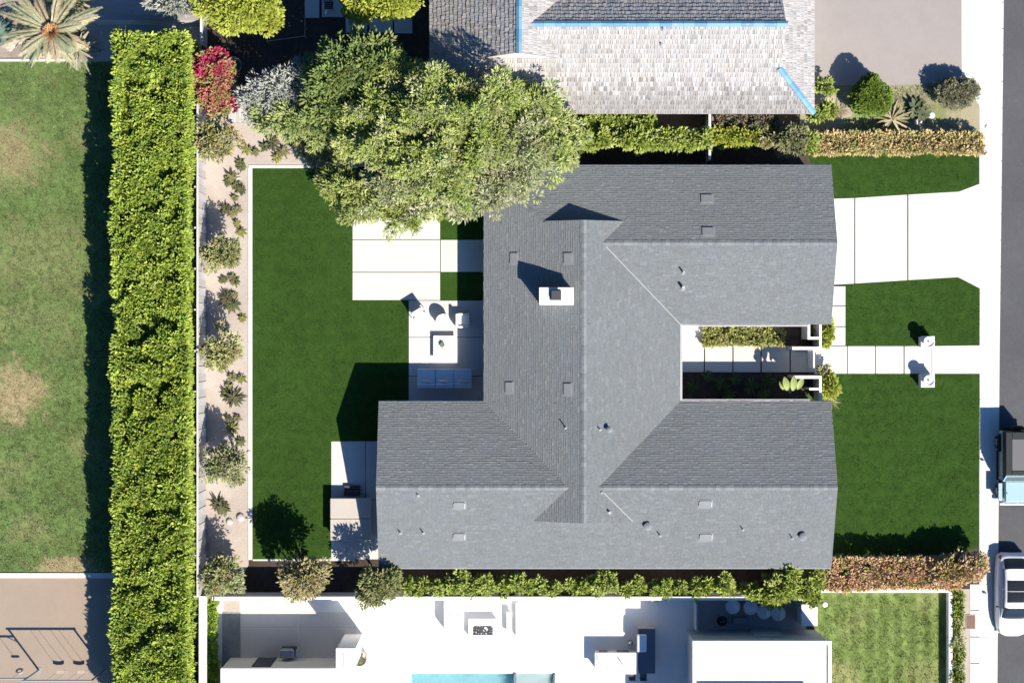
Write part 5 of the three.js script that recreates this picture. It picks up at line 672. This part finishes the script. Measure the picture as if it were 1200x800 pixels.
{ const t = thing('gas_grill', 'covered grey gas grill standing against the flat roofed wing', 'grill', ...G(338, 764, 0.6)), [x, z] = [t.position.x, t.position.z]; part('cabinet', box(x - 0.42, x + 0.42, 0.12, 0.85, z - 0.26, z + 0.24, 0.02), M.black, t); part('lid', box(x - 0.46, x + 0.38, 0.85, 1.12, z - 0.24, z + 0.26, 0.1), M.galv, t); part('handle', bar(V(x - 0.35, 1.0, z - 0.29), V(x + 0.28, 1.0, z - 0.29), 0.015, 0.015, 8), M.steel, t); part('side_shelf', box(x + 0.44, x + 0.7, 0.8, 0.84, z - 0.2, z + 0.2, 0.01), M.steel, t); for (const a of [-0.36, 0.36]) for (const b of [-0.2, 0.18]) part('castor', bar(V(x + a - 0.02, 0.085, z + b), V(x + a + 0.02, 0.085, z + b), 0.05, 0.05, 12), M.rubber, t); }
{ // lounge pit on the white patio
  const block = (name, label, cat, x0, y0, x1, y1, h, mat = M.stucco) => { const [a, b] = G(x0, y0, h), [c, d] = G(x1, y1, h), t = thing(name, label, cat, (a + c) / 2, (b + d) / 2); return [a, b, c, d, t]; };
  { const [a, b, c, d, t] = block('seat_wall', 'white masonry bench west of the fire table', 'bench', 520, 703, 540, 741, 1.0); part('backrest', box(a, a + 0.3, 0, 1.0, b, d, 0.02), M.stucco, t); part('seat', box(a + 0.302, c, 0, 0.42, b, d, 0.02), M.stucco, t); for (let i = 0; i < 2; i++) part('cushion', box(a + 0.32, c + 0.02, 0.42, 0.55, b + 0.03 + i * 0.92, b + 0.9 + i * 0.92, 0.05), M.cushion, t); }
  { const [a, b, c, d, t] = block('white_bench', 'low white bench east of the fire table', 'bench', 593.5, 717, 600, 743, 0.5); part('seat', box(a, c, 0.32, 0.5, b, d, 0.02), M.stucco, t); for (const q of [b + 0.1, d - 0.4]) part('leg', box(a + 0.03, c - 0.03, 0, 0.32, q, q + 0.3), M.stucco, t); }
  { const [a, b, c, d, t] = block('parapet', 'low white wall behind the eastern bench', 'wall', 604.5, 707, 609, 747, 0.45); part('wall_body', box(a, c, 0, 0.4, b, d), M.stucco, t); part('coping', box(a - 0.01, c + 0.01, 0.4, 0.45, b - 0.01, d + 0.01, 0.01), M.stucco, t); }
  { const [a, b, c, d, t] = block('fire_table', 'white rectangular fire table filled with dark lava rock', 'fire pit', 549, 726, 582, 747, 0.5); const [i0, j0] = G(554, 733, 0.5), [i1, j1] = G(577.5, 744, 0.5); part('body', box(a, c, 0, 0.44, b, d), M.stucco, t); part('rim', [box(a - 0.01, c + 0.01, 0.44, 0.5, b - 0.01, j0), box(a - 0.01, c + 0.01, 0.44, 0.5, j1, d + 0.01), box(a - 0.01, i0, 0.44, 0.5, j0, j1), box(i1, c + 0.01, 0.44, 0.5, j0, j1)], M.stucco, t);
    const r = rngOf(91), g = []; for (let k = 0; k < 130; k++) { const s = 0.03 + 0.035 * r(), o = new THREE.IcosahedronGeometry(s, 0); o.rotateX(r() * 3).rotateY(r() * 3).translate(i0 + 0.04 + r() * (i1 - i0 - 0.08), 0.45 + 0.02 * r(), j0 + 0.04 + r() * (j1 - j0 - 0.08)); g.push(plain(o)); } part('lava_rock', join(g), std({ rgb: [0.09, 0.09, 0.095], roughness: 0.8 }), t, { kind: 'stuff' }); } }
{ // pool and spa, open to the sky
  const x0 = gx(482), x1 = gx(602), x2 = gx(605), x3 = gx(651), z0 = gz(789), z1 = gz(960), s = structure('pool', 'turquoise swimming pool with raised spa'); const tile = mottled([0.50, 0.72, 0.76], 208, { contrast: 0.15, grain: 0.1, tile: 2 });
  part('basin', [box(x0, x3, -1.35, -1.2, z0, z1), box(x0 - 0.15, x0, -1.35, -0.004, z0, z1), box(x3, x3 + 0.15, -1.35, -0.004, z0, z1), box(x0, x3, -1.2, -0.004, z0 - 0.15, z0), box(x0, x3, -1.2, -0.004, z1, z1 + 0.15)], tile, s);
  part('spa_divider', box(x1, x2, -1.2, 0.12, z0, z1, 0.01), std({ rgb: [0.16, 0.2, 0.24], roughness: 0.6 }), s); part('spa_floor', box(x2, x3, -1.2, -0.35, z0, z1), std({ rgb: [0.62, 0.72, 0.70] }), s); part('spa_step', box(x3 - 0.12, x3, -0.35, 0.1, z0 + 0.02, z1, 0.01), std({ rgb: [0.16, 0.2, 0.24], roughness: 0.6 }), s);
  const wm = new THREE.MeshPhysicalMaterial({ transmission: 1, thickness: 1, ior: 1.33, roughness: 0.02, attenuationColor: new THREE.Color(0.35, 0.85, 0.9), attenuationDistance: 9 }); wm.bumpMap = tiled(texture(256, 256, (u, v) => { const k = fbm(u, v, 8, 3, 95); return [k, k, k]; }, false), 3); wm.bumpScale = 0.03;
  part('water', sheetGeo(rectM(x0, z0, x3, z1), -0.09), wm, s); }
{ // outdoor kitchen
  const h = 0.98, x0 = gx(697, h), x1 = gx(748, h), z0 = gz(764.5, h), z1 = gz(790, h), t = thing('outdoor_kitchen', 'outdoor kitchen island with veined white counter on the patio', 'kitchen island', (x0 + x1) / 2, (z0 + z1) / 2);
  const marble = std({ map: tiled(texture(512, 512, (u, v, i, j) => { const n = fbm(u, v, 3, 5, 77), q = Math.abs(n - 0.5 + 0.15 * (fbm(u, v, 6, 4, 79) - 0.5)), vein = smooth(0.03, 0, q); return mix3([0.66, 0.68, 0.68], [0.42, 0.45, 0.46], clamp(vein * 0.8 + 0.4 * smooth(0.5, 0.7, fbm(u, v, 4, 4, 83)))); }), 2.6), roughness: 0.3 });
  part('cabinet', box(x0 + 0.05, x1 - 0.05, 0, h - 0.06, z0 + 0.05, z1 - 0.2), M.stuccoGrey, t); part('countertop', box(x0, x1, h - 0.06, h, z0, z1, 0.01), marble, t, { label: 'white counter with grey veins' });
  for (const [a, b] of [[702, 712], [723, 737]]) { const d = part('cabinet_door', box(gx(a, 0.5), gx(b, 0.5), 0.12, 0.82, z0 + 0.02, z0 + 0.048), std({ rgb: [0.10, 0.11, 0.10] }), t); part('handle', bar(V(gx(a, 0.5) + 0.06, 0.74, z0 + 0.005), V(gx(b, 0.5) - 0.06, 0.74, z0 + 0.005), 0.01, 0.01, 6), M.steel, d); }
  { const [fx, fz] = G(729, 777, h), g = part('tap', tube([V(fx - 0.1, h, fz - 0.15), V(fx - 0.1, h + 0.3, fz - 0.15), V(fx, h + 0.34, fz), V(fx + 0.04, h + 0.22, fz + 0.06)], 0.018, 16, 8), M.galv, t); }
  const y0 = gx(748.6, 0.9), y1 = gx(768, 0.9), w0 = gz(737, 0.9), w1 = gz(789, 0.9), b = thing('bar_counter', 'dark blue bar counter with tan end panel beside the island', 'counter', (y0 + y1) / 2, (w0 + w1) / 2); part('cabinet', box(y0 + 0.03, y1 - 0.03, 0, 0.86, w0 + 0.02, w1 - 0.02), std({ rgb: [0.10, 0.11, 0.13] }), b); part('countertop', box(y0, y1, 0.86, 0.9, w0, w1, 0.008), std({ rgb: [0.10, 0.12, 0.16], roughness: 0.5 }), b); part('end_panel', box(y0 - 0.02, y1 + 0.02, 0, 0.88, w0 - 0.04, w0 - 0.002), M.wood, b);
  const g0 = gx(746.5, 1.2), g1 = gx(758, 1.2), k0 = gz(743.5, 1.2), k1 = gz(764, 1.2), g = thing('built_in_grill', 'white hooded grill set on the bar counter', 'grill', (g0 + g1) / 2, (k0 + k1) / 2, { y: 0.9 }); part('firebox', box(g0 + 0.02, g1 - 0.02, 0.902, 1.02, k0 + 0.02, k1 - 0.02, 0.01), M.steel, g); part('hood', box(g0, g1, 1.02, 1.24, k0, k1, 0.08), std({ rgb: [0.7, 0.71, 0.73], roughness: 0.4 }), g); part('handle', bar(V(g0 - 0.04, 1.1, k0 + 0.1), V(g0 - 0.04, 1.1, k1 - 0.1), 0.015, 0.015, 8), M.steel, g);
  for (const [px, l] of [[741, 'dark bar stool below the veined counter end'], [754, 'dark bar stool below the blue bar counter']]) { const [x, z] = G(px, 792.5, 0.7), s = thing('bar_stool', l, 'stool', x, z, { group: 'bar stools at the outdoor kitchen' }); part('seat', box(x - 0.2, x + 0.2, 0.66, 0.73, z - 0.17, z + 0.2, 0.05), std({ rgb: [0.10, 0.12, 0.15] }), s); part('backrest', box(x - 0.2, x + 0.2, 0.74, 0.98, z + 0.17, z + 0.21, 0.03), M.black, s); for (const a of [-1, 1]) for (const c of [-1, 1]) part('leg', bar(V(x + a * 0.2, 0, z + c * 0.18), V(x + a * 0.15, 0.66, z + c * 0.13), 0.014, 0.014, 6), M.black, s); }
  const [px, pz] = G(738.5, 752), p = thing('patio_bin', 'small round dark bin beside the hooded grill', 'bin', px, pz); part('body', bar(V(px, 0.005, pz), V(px, 0.42, pz), 0.11, 0.13, 18), M.black, p); part('lid', bar(V(px, 0.422, pz), V(px, 0.46, pz), 0.135, 0.09, 18), M.galv, p); }
{ // two-storey block with white roof
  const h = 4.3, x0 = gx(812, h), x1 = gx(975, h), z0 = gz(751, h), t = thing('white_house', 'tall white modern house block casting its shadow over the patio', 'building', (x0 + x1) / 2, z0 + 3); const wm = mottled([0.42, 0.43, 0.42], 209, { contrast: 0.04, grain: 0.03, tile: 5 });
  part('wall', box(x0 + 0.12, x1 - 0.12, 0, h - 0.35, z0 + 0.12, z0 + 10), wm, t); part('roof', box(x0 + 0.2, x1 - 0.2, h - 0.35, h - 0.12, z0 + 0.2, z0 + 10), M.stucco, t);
  part('parapet', [box(x0, x1, h - 0.35, h, z0, z0 + 0.2), box(x0, x0 + 0.2, h - 0.35, h, z0 + 0.2, 19.88), box(x1 - 0.2, x1, h - 0.35, h, z0 + 0.2, z0 + 10)], M.stucco, t);
  part('upper_storey', [box(9.95, 17, h - 0.1, 5.3, 20.05, 27), box(9.9, 17.05, 5.3, 5.42, 20.0, 27.05)], M.stucco, t, { label: 'set back upper storey' });
  const d0 = gx(881, 1.2), d1 = gx(914, 1.2), d = part('garage_door', box(d0, d1, 0.02, 2.5, z0 + 0.06, z0 + 0.14), std({ rgb: [0.42, 0.43, 0.42] }), t); for (let i = 0; i < 4; i++) part('panel', box(d0 + 0.05, d1 - 0.05, 0.08 + i * 0.6, 0.62 + i * 0.6, z0 + 0.035, z0 + 0.058, 0.008), std({ rgb: [0.45, 0.46, 0.45] }), d);
  const g0 = gx(815.5, 1.2), q = thing('side_gate', 'grey side gate between patio and drum court', 'gate', g0, gz(718, 1.2)); for (let i = 0; i < 6; i++) part('board', box(g0 - 0.03, g0 + 0.01, 0.06, 1.8, gz(704, 1.2) + 0.1 + i * 0.26, gz(704, 1.2) + 0.35 + i * 0.26), M.stuccoGrey, q); part('cap_rail', box(g0 - 0.05, g0 + 0.03, 1.8, 1.86, gz(704, 1.2) + 0.1, gz(704, 1.2) + 1.66), M.stuccoGrey, q);
  const p0 = gx(940, 1.8), p1 = gx(958, 1.8), r0 = gz(708.5, 1.8), r1 = gz(733, 1.8), pl = thing('white_pylon', 'white rendered block at the corner of the drum court', 'wall', (p0 + p1) / 2, (r0 + r1) / 2); part('body', box(p0, p1, 0, 1.74, r0, r1), M.stucco, pl); part('coping', box(p0 - 0.02, p1 + 0.02, 1.74, 1.8, r0 - 0.02, r1 + 0.02, 0.01), M.stucco, pl); }
{ // round covered drums in the shaded court
  const dm = mottled([0.86, 0.88, 0.89], 210, { contrast: 0.05, grain: 0.04, tile: 2, size: 256, stain: 0.15, stainRgb: [0.66, 0.70, 0.73] });
  [[859.5, 711.5, 'round white drum with conical lid closest to the side gate'], [880.5, 712.5, 'round white drum with conical lid, second from the side gate'], [896.5, 717.5, 'round white drum with conical lid touching the last one'], [913, 719.5, 'round white drum with conical lid closest to the white block']].forEach(([px, py, l]) => { const [x, z] = G(px, py, 1.0), t = thing('covered_drum', l, 'drum', x, z, { group: 'round drums in the shaded court' }); part('body', bar(V(x, 0.015, z), V(x, 0.8, z), 0.34, 0.40, 28), dm, t); const c = new THREE.LatheGeometry([[0, 1.18], [0.05, 1.16], [0.12, 1.08], [0.3, 0.93], [0.425, 0.83], [0.43, 0.79], [0.40, 0.79]].map(([a, b]) => new THREE.Vector2(a, b)), 14); c.translate(x, 0.014, z); part('lid', join([c]), dm, t); const k = new THREE.SphereGeometry(0.06, 12, 8); k.translate(x, 1.2, z); part('knob', join([k]), M.whitePaint, t); });
  { const [x, z] = G(846, 727, 0.5), t = thing('kettle_grill', 'round black kettle grill in the drum court', 'grill', x, z), g = new THREE.LatheGeometry([[0, 0.42], [0.2, 0.45], [0.29, 0.58], [0.3, 0.66], [0.27, 0.78], [0.15, 0.88], [0, 0.9]].map(([a, b]) => new THREE.Vector2(a, b)), 28); g.translate(x, 0, z); part('bowl', join([g]), M.black, t); for (let i = 0; i < 3; i++) { const a = i * 2.1; part('leg', bar(V(x + 0.3 * Math.cos(a), 0.01, z + 0.3 * Math.sin(a)), V(x + 0.18 * Math.cos(a), 0.5, z + 0.18 * Math.sin(a)), 0.014, 0.014, 6), M.galv, t); } for (const q of [-0.07, 0.07]) part('vent', bar(V(x + q, 0.885, z), V(x + q, 0.905, z), 0.04, 0.04, 10), M.galv, t); }
  { const [x, z] = G(868, 727.5, 0.5), t = thing('storage_bench', 'grey rounded storage box between drums and house wall', 'box', x, z); part('body', box(x - 0.4, x + 0.4, 0.014, 0.44, z - 0.17, z + 0.17, 0.03), std({ rgb: [0.2, 0.21, 0.22] }), t); part('lid', box(x - 0.43, x + 0.43, 0.442, 0.5, z - 0.2, z + 0.2, 0.025), std({ rgb: [0.26, 0.27, 0.28] }), t); } }
// ================================================================ PARKED VEHICLES
// loft of rounded cross-sections; stations [z, half width, top]
function lerpStations(st, z) { let i = 0; while (i < st.length - 2 && z > st[i + 1][0]) i++; const a = st[i], b = st[i + 1], t = clamp((z - a[0]) / (b[0] - a[0])), s = t * t * (3 - 2 * t) * 0.4 + t * 0.6; return a.map((v, k) => v + (b[k] - v) * s); }
function loftSurf(st, y0, p, q) { return (z, a, off = 0) => { const [, hw, top] = lerpStations(st, z), c = Math.cos(a), s = Math.sin(a); return [Math.sign(c) * Math.pow(Math.abs(c), p) * (hw + off), y0 + (top - y0 + off) * Math.pow(Math.abs(s), q), z]; }; }
function patch(surf, z0, z1, a0, a1, nz, na, off = 0, edge) {
  const pos = [], idx = []; for (let i = 0; i <= nz; i++) for (let j = 0; j <= na; j++) { let z = z0 + (z1 - z0) * i / nz; const a = a0 + (a1 - a0) * j / na; if (edge) z += edge(i / nz, j / na); pos.push(...surf(z, a, off)); }
  const f = (i, j) => i * (na + 1) + j; for (let i = 0; i < nz; i++) for (let j = 0; j < na; j++) idx.push(f(i, j), f(i + 1, j), f(i, j + 1), f(i + 1, j), f(i + 1, j + 1), f(i, j + 1));
  const g = new THREE.BufferGeometry(); g.setAttribute('position', new THREE.Float32BufferAttribute(pos, 3)); g.setIndex(idx); g.computeVertexNormals(); return g;
}
function endCap(surf, z, na) { const pos = [], idx = [], c = surf(z, Math.PI / 2); pos.push(0, (c[1] + 0.3) / 2, z); for (let j = 0; j <= na; j++) pos.push(...surf(z, Math.PI * j / na)); for (let j = 1; j <= na; j++) idx.push(0, j, j + 1); const g = new THREE.BufferGeometry(); g.setAttribute('position', new THREE.Float32BufferAttribute(pos, 3)); g.setIndex(idx); g.computeVertexNormals(); return plain(g); }
function place(geo, x, z, turn = 0) { return geo.rotateY(turn).translate(x, -0.1, z); }
function wheel(t, x, z, wx, wz, r, w) { const ty = new THREE.TorusGeometry(r - w * 0.32, w * 0.36, 12, 28).rotateY(Math.PI / 2).scale(1.25, 1, 1).translate(wx, r, wz), m = part('wheel', place(join([bar(V(wx - w * 0.35, r, wz), V(wx + w * 0.35, r, wz), r * 0.62, r * 0.62, 24)]), x, z), M.black, t); part('tyre', place(join([ty]), x, z), M.rubber, m); const s = Math.sign(wx), g = []; for (let i = 0; i < 5; i++) { const a = i * 1.2566; g.push(bar(V(wx + s * w * 0.38, r, wz), V(wx + s * w * 0.38, r + r * 0.6 * Math.sin(a), wz + r * 0.6 * Math.cos(a)), 0.035, 0.025, 6)); } part('rim', place(join(g), x, z), M.steel, m); }
{ const x = gx(1188, 0.6), z = gz(696.5, 0.6), t = thing('parked_sedan', 'white sedan with dark sunroof parked at the kerb', 'car', x, z, { y: 0 });
  const paint = new THREE.MeshPhysicalMaterial({ color: new THREE.Color().setRGB(0.85, 0.855, 0.85), roughness: 0.35, clearcoat: 1, clearcoatRoughness: 0.05 }), glass = std({ rgb: [0.02, 0.024, 0.028], roughness: 0.08 });
  const st = [[-2.42, 0.55, 0.62], [-2.36, 0.76, 0.86], [-2.15, 0.88, 1.0], [-1.5, 0.95, 1.02], [-0.5, 0.97, 0.98], [0.6, 0.97, 0.96], [1.3, 0.96, 0.95], [1.8, 0.93, 0.86], [2.2, 0.82, 0.74], [2.38, 0.62, 0.64], [2.44, 0.42, 0.55]], S = loftSurf(st, 0.24, 0.32, 0.42), gh = [[-2.12, 0.70, 1.0], [-1.55, 0.71, 1.34], [-0.7, 0.72, 1.44], [0.1, 0.72, 1.44], [0.55, 0.73, 1.39], [1.3, 0.82, 0.95]], Gs = loftSurf(gh, 0.88, 0.42, 0.5);
  part('body', place(join([plain(patch(S, -2.42, 2.44, 0, Math.PI, 44, 28)), endCap(S, -2.42, 28), endCap(S, 2.44, 28), box(-0.85, 0.85, 0.22, 0.26, -2.3, 2.3)]), x, z), paint, t);
  part('roof', place(join([plain(patch(Gs, -2.12, 1.3, 0, Math.PI, 34, 28))]), x, z), paint, t);
  part('windscreen', place(join([plain(patch(Gs, 0.62, 1.27, 0.62, Math.PI - 0.62, 8, 16, 0.008, (i, j) => 0.10 * (1 - (2 * j - 1) ** 2)))]), x, z), glass, t); part('rear_window', place(join([plain(patch(Gs, -2.08, -1.52, 0.66, Math.PI - 0.66, 8, 16, 0.008, (i, j) => -0.06 * (1 - (2 * j - 1) ** 2)))]), x, z), glass, t);
  part('sunroof', place(join([plain(patch(Gs, -0.92, -0.3, 1.02, Math.PI - 1.02, 6, 8, 0.008)), plain(patch(Gs, -0.27, 0.36, 1.02, Math.PI - 1.02, 6, 8, 0.008))]), x, z), glass, t);
  for (const s of [0, 1]) { const a0 = s ? Math.PI - 0.48 : 0.12, a1 = s ? Math.PI - 0.12 : 0.48; for (const [b, c] of [[-1.55, -0.42], [-0.36, 0.75]]) part('side_window', place(join([plain(patch(Gs, b, c, a0, a1, 8, 6, 0.01))]), x, z), glass, t); const sx = s ? -1 : 1; part('mirror', place(join([box(sx * 0.92 - 0.02, sx * 0.92 + 0.02, 0.95, 1.0, 0.66, 0.72), box(sx * 1.02 - 0.1, sx * 1.02 + 0.08, 0.94, 1.08, 0.6, 0.7, 0.04)]), x, z), M.black, t); part('headlight', place(join([plain(patch(S, 2.02, 2.3, s ? Math.PI - 0.75 : 0.3, s ? Math.PI - 0.3 : 0.75, 6, 6, 0.01))]), x, z), std({ rgb: [0.45, 0.5, 0.52], roughness: 0.1 }), t); part('tail_light', place(join([plain(patch(S, -2.34, -2.12, s ? Math.PI - 0.8 : 0.3, s ? Math.PI - 0.3 : 0.8, 6, 6, 0.01))]), x, z), std({ rgb: [0.2, 0.01, 0.012], roughness: 0.2 }), t); part('door_handle', place(box(sx * 0.955 - 0.03, sx * 0.955 + 0.03, 0.78, 0.81, -0.45, -0.25, 0.01), x, z), paint, t); for (const wz of [-1.45, 1.42]) wheel(t, x, z, sx * 0.83, wz, 0.34, 0.22); } }
{ const x = 29.22, z = gz(546, 0.9), t = thing('parked_jeep', 'pale teal off road vehicle with black top parked at the kerb', 'car', x, z);
  const paint = new THREE.MeshPhysicalMaterial({ color: new THREE.Color().setRGB(0.36, 0.52, 0.54), roughness: 0.35, clearcoat: 1, clearcoatRoughness: 0.06 }), top = std({ rgb: [0.018, 0.02, 0.022], roughness: 0.75 }), glass = std({ rgb: [0.05, 0.07, 0.075], roughness: 0.06 });
  const P = (n, g, m, pr = t, ud) => part(n, place(join(Array.isArray(g) ? g : [g]), x, z), m, pr, ud);
  P('body', [box(-0.78, 0.78, 0.5, 1.12, -2.05, 0.86, 0.06), box(-0.62, 0.62, 0.55, 1.13, 0.84, 2.1, 0.08)], paint); P('hood', box(-0.58, 0.58, 1.12, 1.17, 0.9, 2.06, 0.03), paint);
  for (const s of [-1, 1]) { for (const wz of [-1.35, 1.5]) { P('fender', box(s * 0.83 - 0.12, s * 0.83 + 0.12, 0.86, 0.95, wz - 0.52, wz + 0.52, 0.04), wz > 0 ? paint : M.black); wheel(t, x, z, s * 0.8, wz, 0.4, 0.26); } P('side_curtain', box(s * 0.745 - 0.02, s * 0.745 + 0.02, 1.12, 1.74, -2.0, 0.42, 0.01), top); P('mirror', [bar(V(s * 0.78, 1.2, 0.6), V(s * 0.95, 1.26, 0.6), 0.015), box(s * 0.98 - 0.09, s * 0.98 + 0.09, 1.2, 1.36, 0.57, 0.63, 0.03)], M.black); P('headlight', bar(V(s * 0.42, 0.9, 2.08), V(s * 0.42, 0.9, 2.13), 0.1, 0.1, 18), M.steel); P('hood_latch', box(s * 0.52 - 0.02, s * 0.52 + 0.02, 1.15, 1.19, 1.5, 1.6, 0.005), M.black); P('door_step', box(s * 0.86 - 0.06, s * 0.86 + 0.06, 0.42, 0.47, -0.9, 0.85, 0.02), M.black); }
  P('windscreen', new THREE.BoxGeometry(1.36, 0.6, 0.03).rotateX(-0.5).translate(0, 1.42, 0.68), glass); P('windscreen_frame', [...[-0.71, 0.71].map((a) => new THREE.BoxGeometry(0.07, 0.66, 0.06).rotateX(-0.5).translate(a, 1.42, 0.68)), new THREE.BoxGeometry(1.49, 0.07, 0.07).rotateX(-0.5).translate(0, 1.71, 0.52), new THREE.BoxGeometry(1.49, 0.07, 0.07).rotateX(-0.5).translate(0, 1.15, 0.83)], paint);
  const rf = P('soft_top', [box(-0.77, -0.42, 1.74, 1.82, -2.02, 0.46, 0.035), box(0.42, 0.77, 1.74, 1.82, -2.02, 0.46, 0.035), box(-0.42, 0.42, 1.74, 1.82, -2.02, -1.62, 0.035), box(-0.42, 0.42, 1.74, 1.82, 0.2, 0.46, 0.035), new THREE.BoxGeometry(1.5, 0.66, 0.04).rotateX(0.12).translate(0, 1.43, -2.0)], top); P('roof_panel', box(-0.41, 0.41, 1.735, 1.8, -1.61, 0.19, 0.02), std({ rgb: [0.12, 0.12, 0.125], roughness: 0.6 }), rf, { label: 'grey centre panel of the black top' });
  P('front_bumper', box(-0.8, 0.8, 0.5, 0.64, 2.12, 2.3, 0.04), M.steel); P('rear_bumper', box(-0.75, 0.75, 0.5, 0.62, -2.24, -2.06, 0.04), M.black); { const sp = P('spare_wheel', new THREE.TorusGeometry(0.29, 0.1, 12, 28).scale(1, 1, 1.2).translate(0.1, 1.0, -2.22), M.rubber); P('rim', bar(V(0.1, 1.0, -2.28), V(0.1, 1.0, -2.16), 0.22, 0.22, 20), M.steel, sp); } P('grille', [-3, -2, -1, 0, 1, 2, 3].map((i) => box(i * 0.085 - 0.025, i * 0.085 + 0.025, 0.72, 1.02, 2.1, 2.115)), M.black); }

// ================================================================ GRASS
function pointIn(x, z, poly) { let c = false; for (let i = 0, j = poly.length - 1; i < poly.length; j = i++) { const [a, b] = poly[i], [d, e] = poly[j]; if ((b > z) !== (e > z) && x < (d - a) * (z - b) / (e - b) + a) c = !c; } return c; }
function tuftGeo(n, rad, h, w, seed) { const r = rngOf(seed), pos = [], nor = []; for (let i = 0; i < n; i++) { const a = r() * 6.283, d = rad * Math.sqrt(r()), x = Math.cos(a) * d, z = Math.sin(a) * d, b = r() * 6.283, l = h * (0.6 + 0.7 * r()), dx = Math.cos(b) * w, dz = Math.sin(b) * w, lx = (r() - 0.5) * h * 1.6, lz = (r() - 0.5) * h * 1.6; pos.push(x - dx, 0, z - dz, x + dx, 0, z + dz, x + lx, l, z + lz); for (let k = 0; k < 3; k++) nor.push(-dz / w * 0.5, 0.8, dx / w * 0.5); } const g = new THREE.BufferGeometry(); g.setAttribute('position', new THREE.Float32BufferAttribute(pos, 3)); g.computeVertexNormals(); return g; }
function grass(name, label, poly, perM2, geo, y, tint, seed, skip = [], keep) {
  const r = rngOf(seed), xs = poly.map((p) => p[0]), zs = poly.map((p) => p[1]), x0 = Math.min(...xs), x1 = Math.max(...xs), z0 = Math.min(...zs), z1 = Math.max(...zs), n = Math.round((x1 - x0) * (z1 - z0) * perM2), list = [];
  for (let i = 0; i < n; i++) { const x = x0 + (x1 - x0) * r(), z = z0 + (z1 - z0) * r(), s = 0.7 + 0.6 * r(), a = 6.283 * r(), q = r(); if (!pointIn(x, z, poly) || skip.some((k) => pointIn(x, z, k)) || (keep && !keep(x, z, q))) continue; list.push([x, z, s, a, tint(x, z, q, r())]); }
  const m = new THREE.InstancedMesh(geo, M.grassBlade, list.length), M4 = new THREE.Matrix4(), q4 = new THREE.Quaternion(), c = new THREE.Color();
  list.forEach(([x, z, s, a, k], i) => { m.setMatrixAt(i, M4.compose(V(x, y, z), q4.setFromAxisAngle(V(0, 1, 0), a), V(s, s, s))); m.setColorAt(i, c.setRGB(...k)); });
  m.name = name; m.castShadow = m.receiveShadow = true; m.userData = { kind: 'stuff', label }; scene.add(m); return m;
}
M.grassBlade = new THREE.MeshPhysicalMaterial({ color: 0xffffff, roughness: 0.9, specularIntensity: 0.3, side: THREE.DoubleSide });
{ const long = tuftGeo(9, 0.13, 0.075, 0.013, 1), short = tuftGeo(8, 0.12, 0.035, 0.012, 2);
  const dryAt = [[14, 462, 2.0, 1.6], [0, 180, 2.4, 1.9], [78, 664, 2, 0.5]].map(([a, b, rx, ry]) => [...G(a, b), rx, ry]);
  grass('meadow_grass', 'grass blades of the meadow lawn', pxRect(-60, 74, 150, 669), 60, long, 0, (x, z, q, w) => { let d = 0; for (const [a, b, rx, ry] of dryAt) d = Math.max(d, smooth(1.3, 0.6, Math.hypot((x - a) / rx, (z - b) / ry) + 0.5 * (q - 0.5))); d = Math.max(d, 0.45 * smooth(0.45, 0.75, fbm(x / 31 + 0.5, z / 31 + 0.5, 9, 3, 55)) * q + (w > 0.9 ? 0.4 : 0)); return mul3(mix3([0.165, 0.235, 0.085], [0.42, 0.36, 0.21], clamp(d)), 0.7 + 0.6 * w); }, 11);
  const turfTint = (x, z, q, w) => mul3(w > 0.97 ? [0.09, 0.125, 0.04] : [0.048, 0.090, 0.021], 0.75 + 0.5 * q);
  grass('back_turf_pile', 'short pile of the back garden turf', pxRect(297, 198, 566, 654), 60, short, 0.012, turfTint, 12, [pxRect(411, 236, 592, 353), pxRect(477, 350, 592, 482), pxRect(386, 515, 472, 657), pxRect(450, 475, 620, 657)]);
  grass('side_turf_pile', 'short pile of the turf north of the driveway', pxPoly([[950, 180], [1146, 178], [1146, 214.5], [1124, 223.5], [970, 232]]), 60, short, 0.012, turfTint, 13);
  grass('middle_turf_pile', 'short pile of the turf between driveway and walk', pxPoly([[992.5, 334.5], [1122, 326], [1148.5, 339], [1148.5, 404], [992.5, 404]]), 60, short, 0.012, turfTint, 14);
  grass('front_turf_pile', 'short pile of the turf south of the walk', pxPoly([[970, 439], [1148.5, 439], [1146, 641], [965, 672]]), 60, short, 0.012, turfTint, 15);
  grass('striped_grass', 'grass blades of the striped lawn', pxRect(958, 697, 1110, 805), 45, long, 0.008, (x, z, q, w) => mul3(mix3([0.20, 0.27, 0.08], [0.44, 0.41, 0.19], clamp((w > 0.85 ? 0.6 : 0) + 0.3 * q * (Math.sin((x - gx(955)) * 6.283 / 0.85) > 0 ? 1 : 0.2))), 0.75 + 0.5 * q), 16);
  grass('dry_grass_blades', 'thin dry grass of the topiary lawn', pxPoly([[1040, 102], [1100, 101], [1100, 130], [1060, 130], [1040, 120]]), 60, long, 0.008, (x, z, q, w) => mul3(mix3([0.22, 0.26, 0.11], [0.42, 0.38, 0.25], q), 0.75 + 0.5 * w), 17);
}

renderer.render(scene, camera);
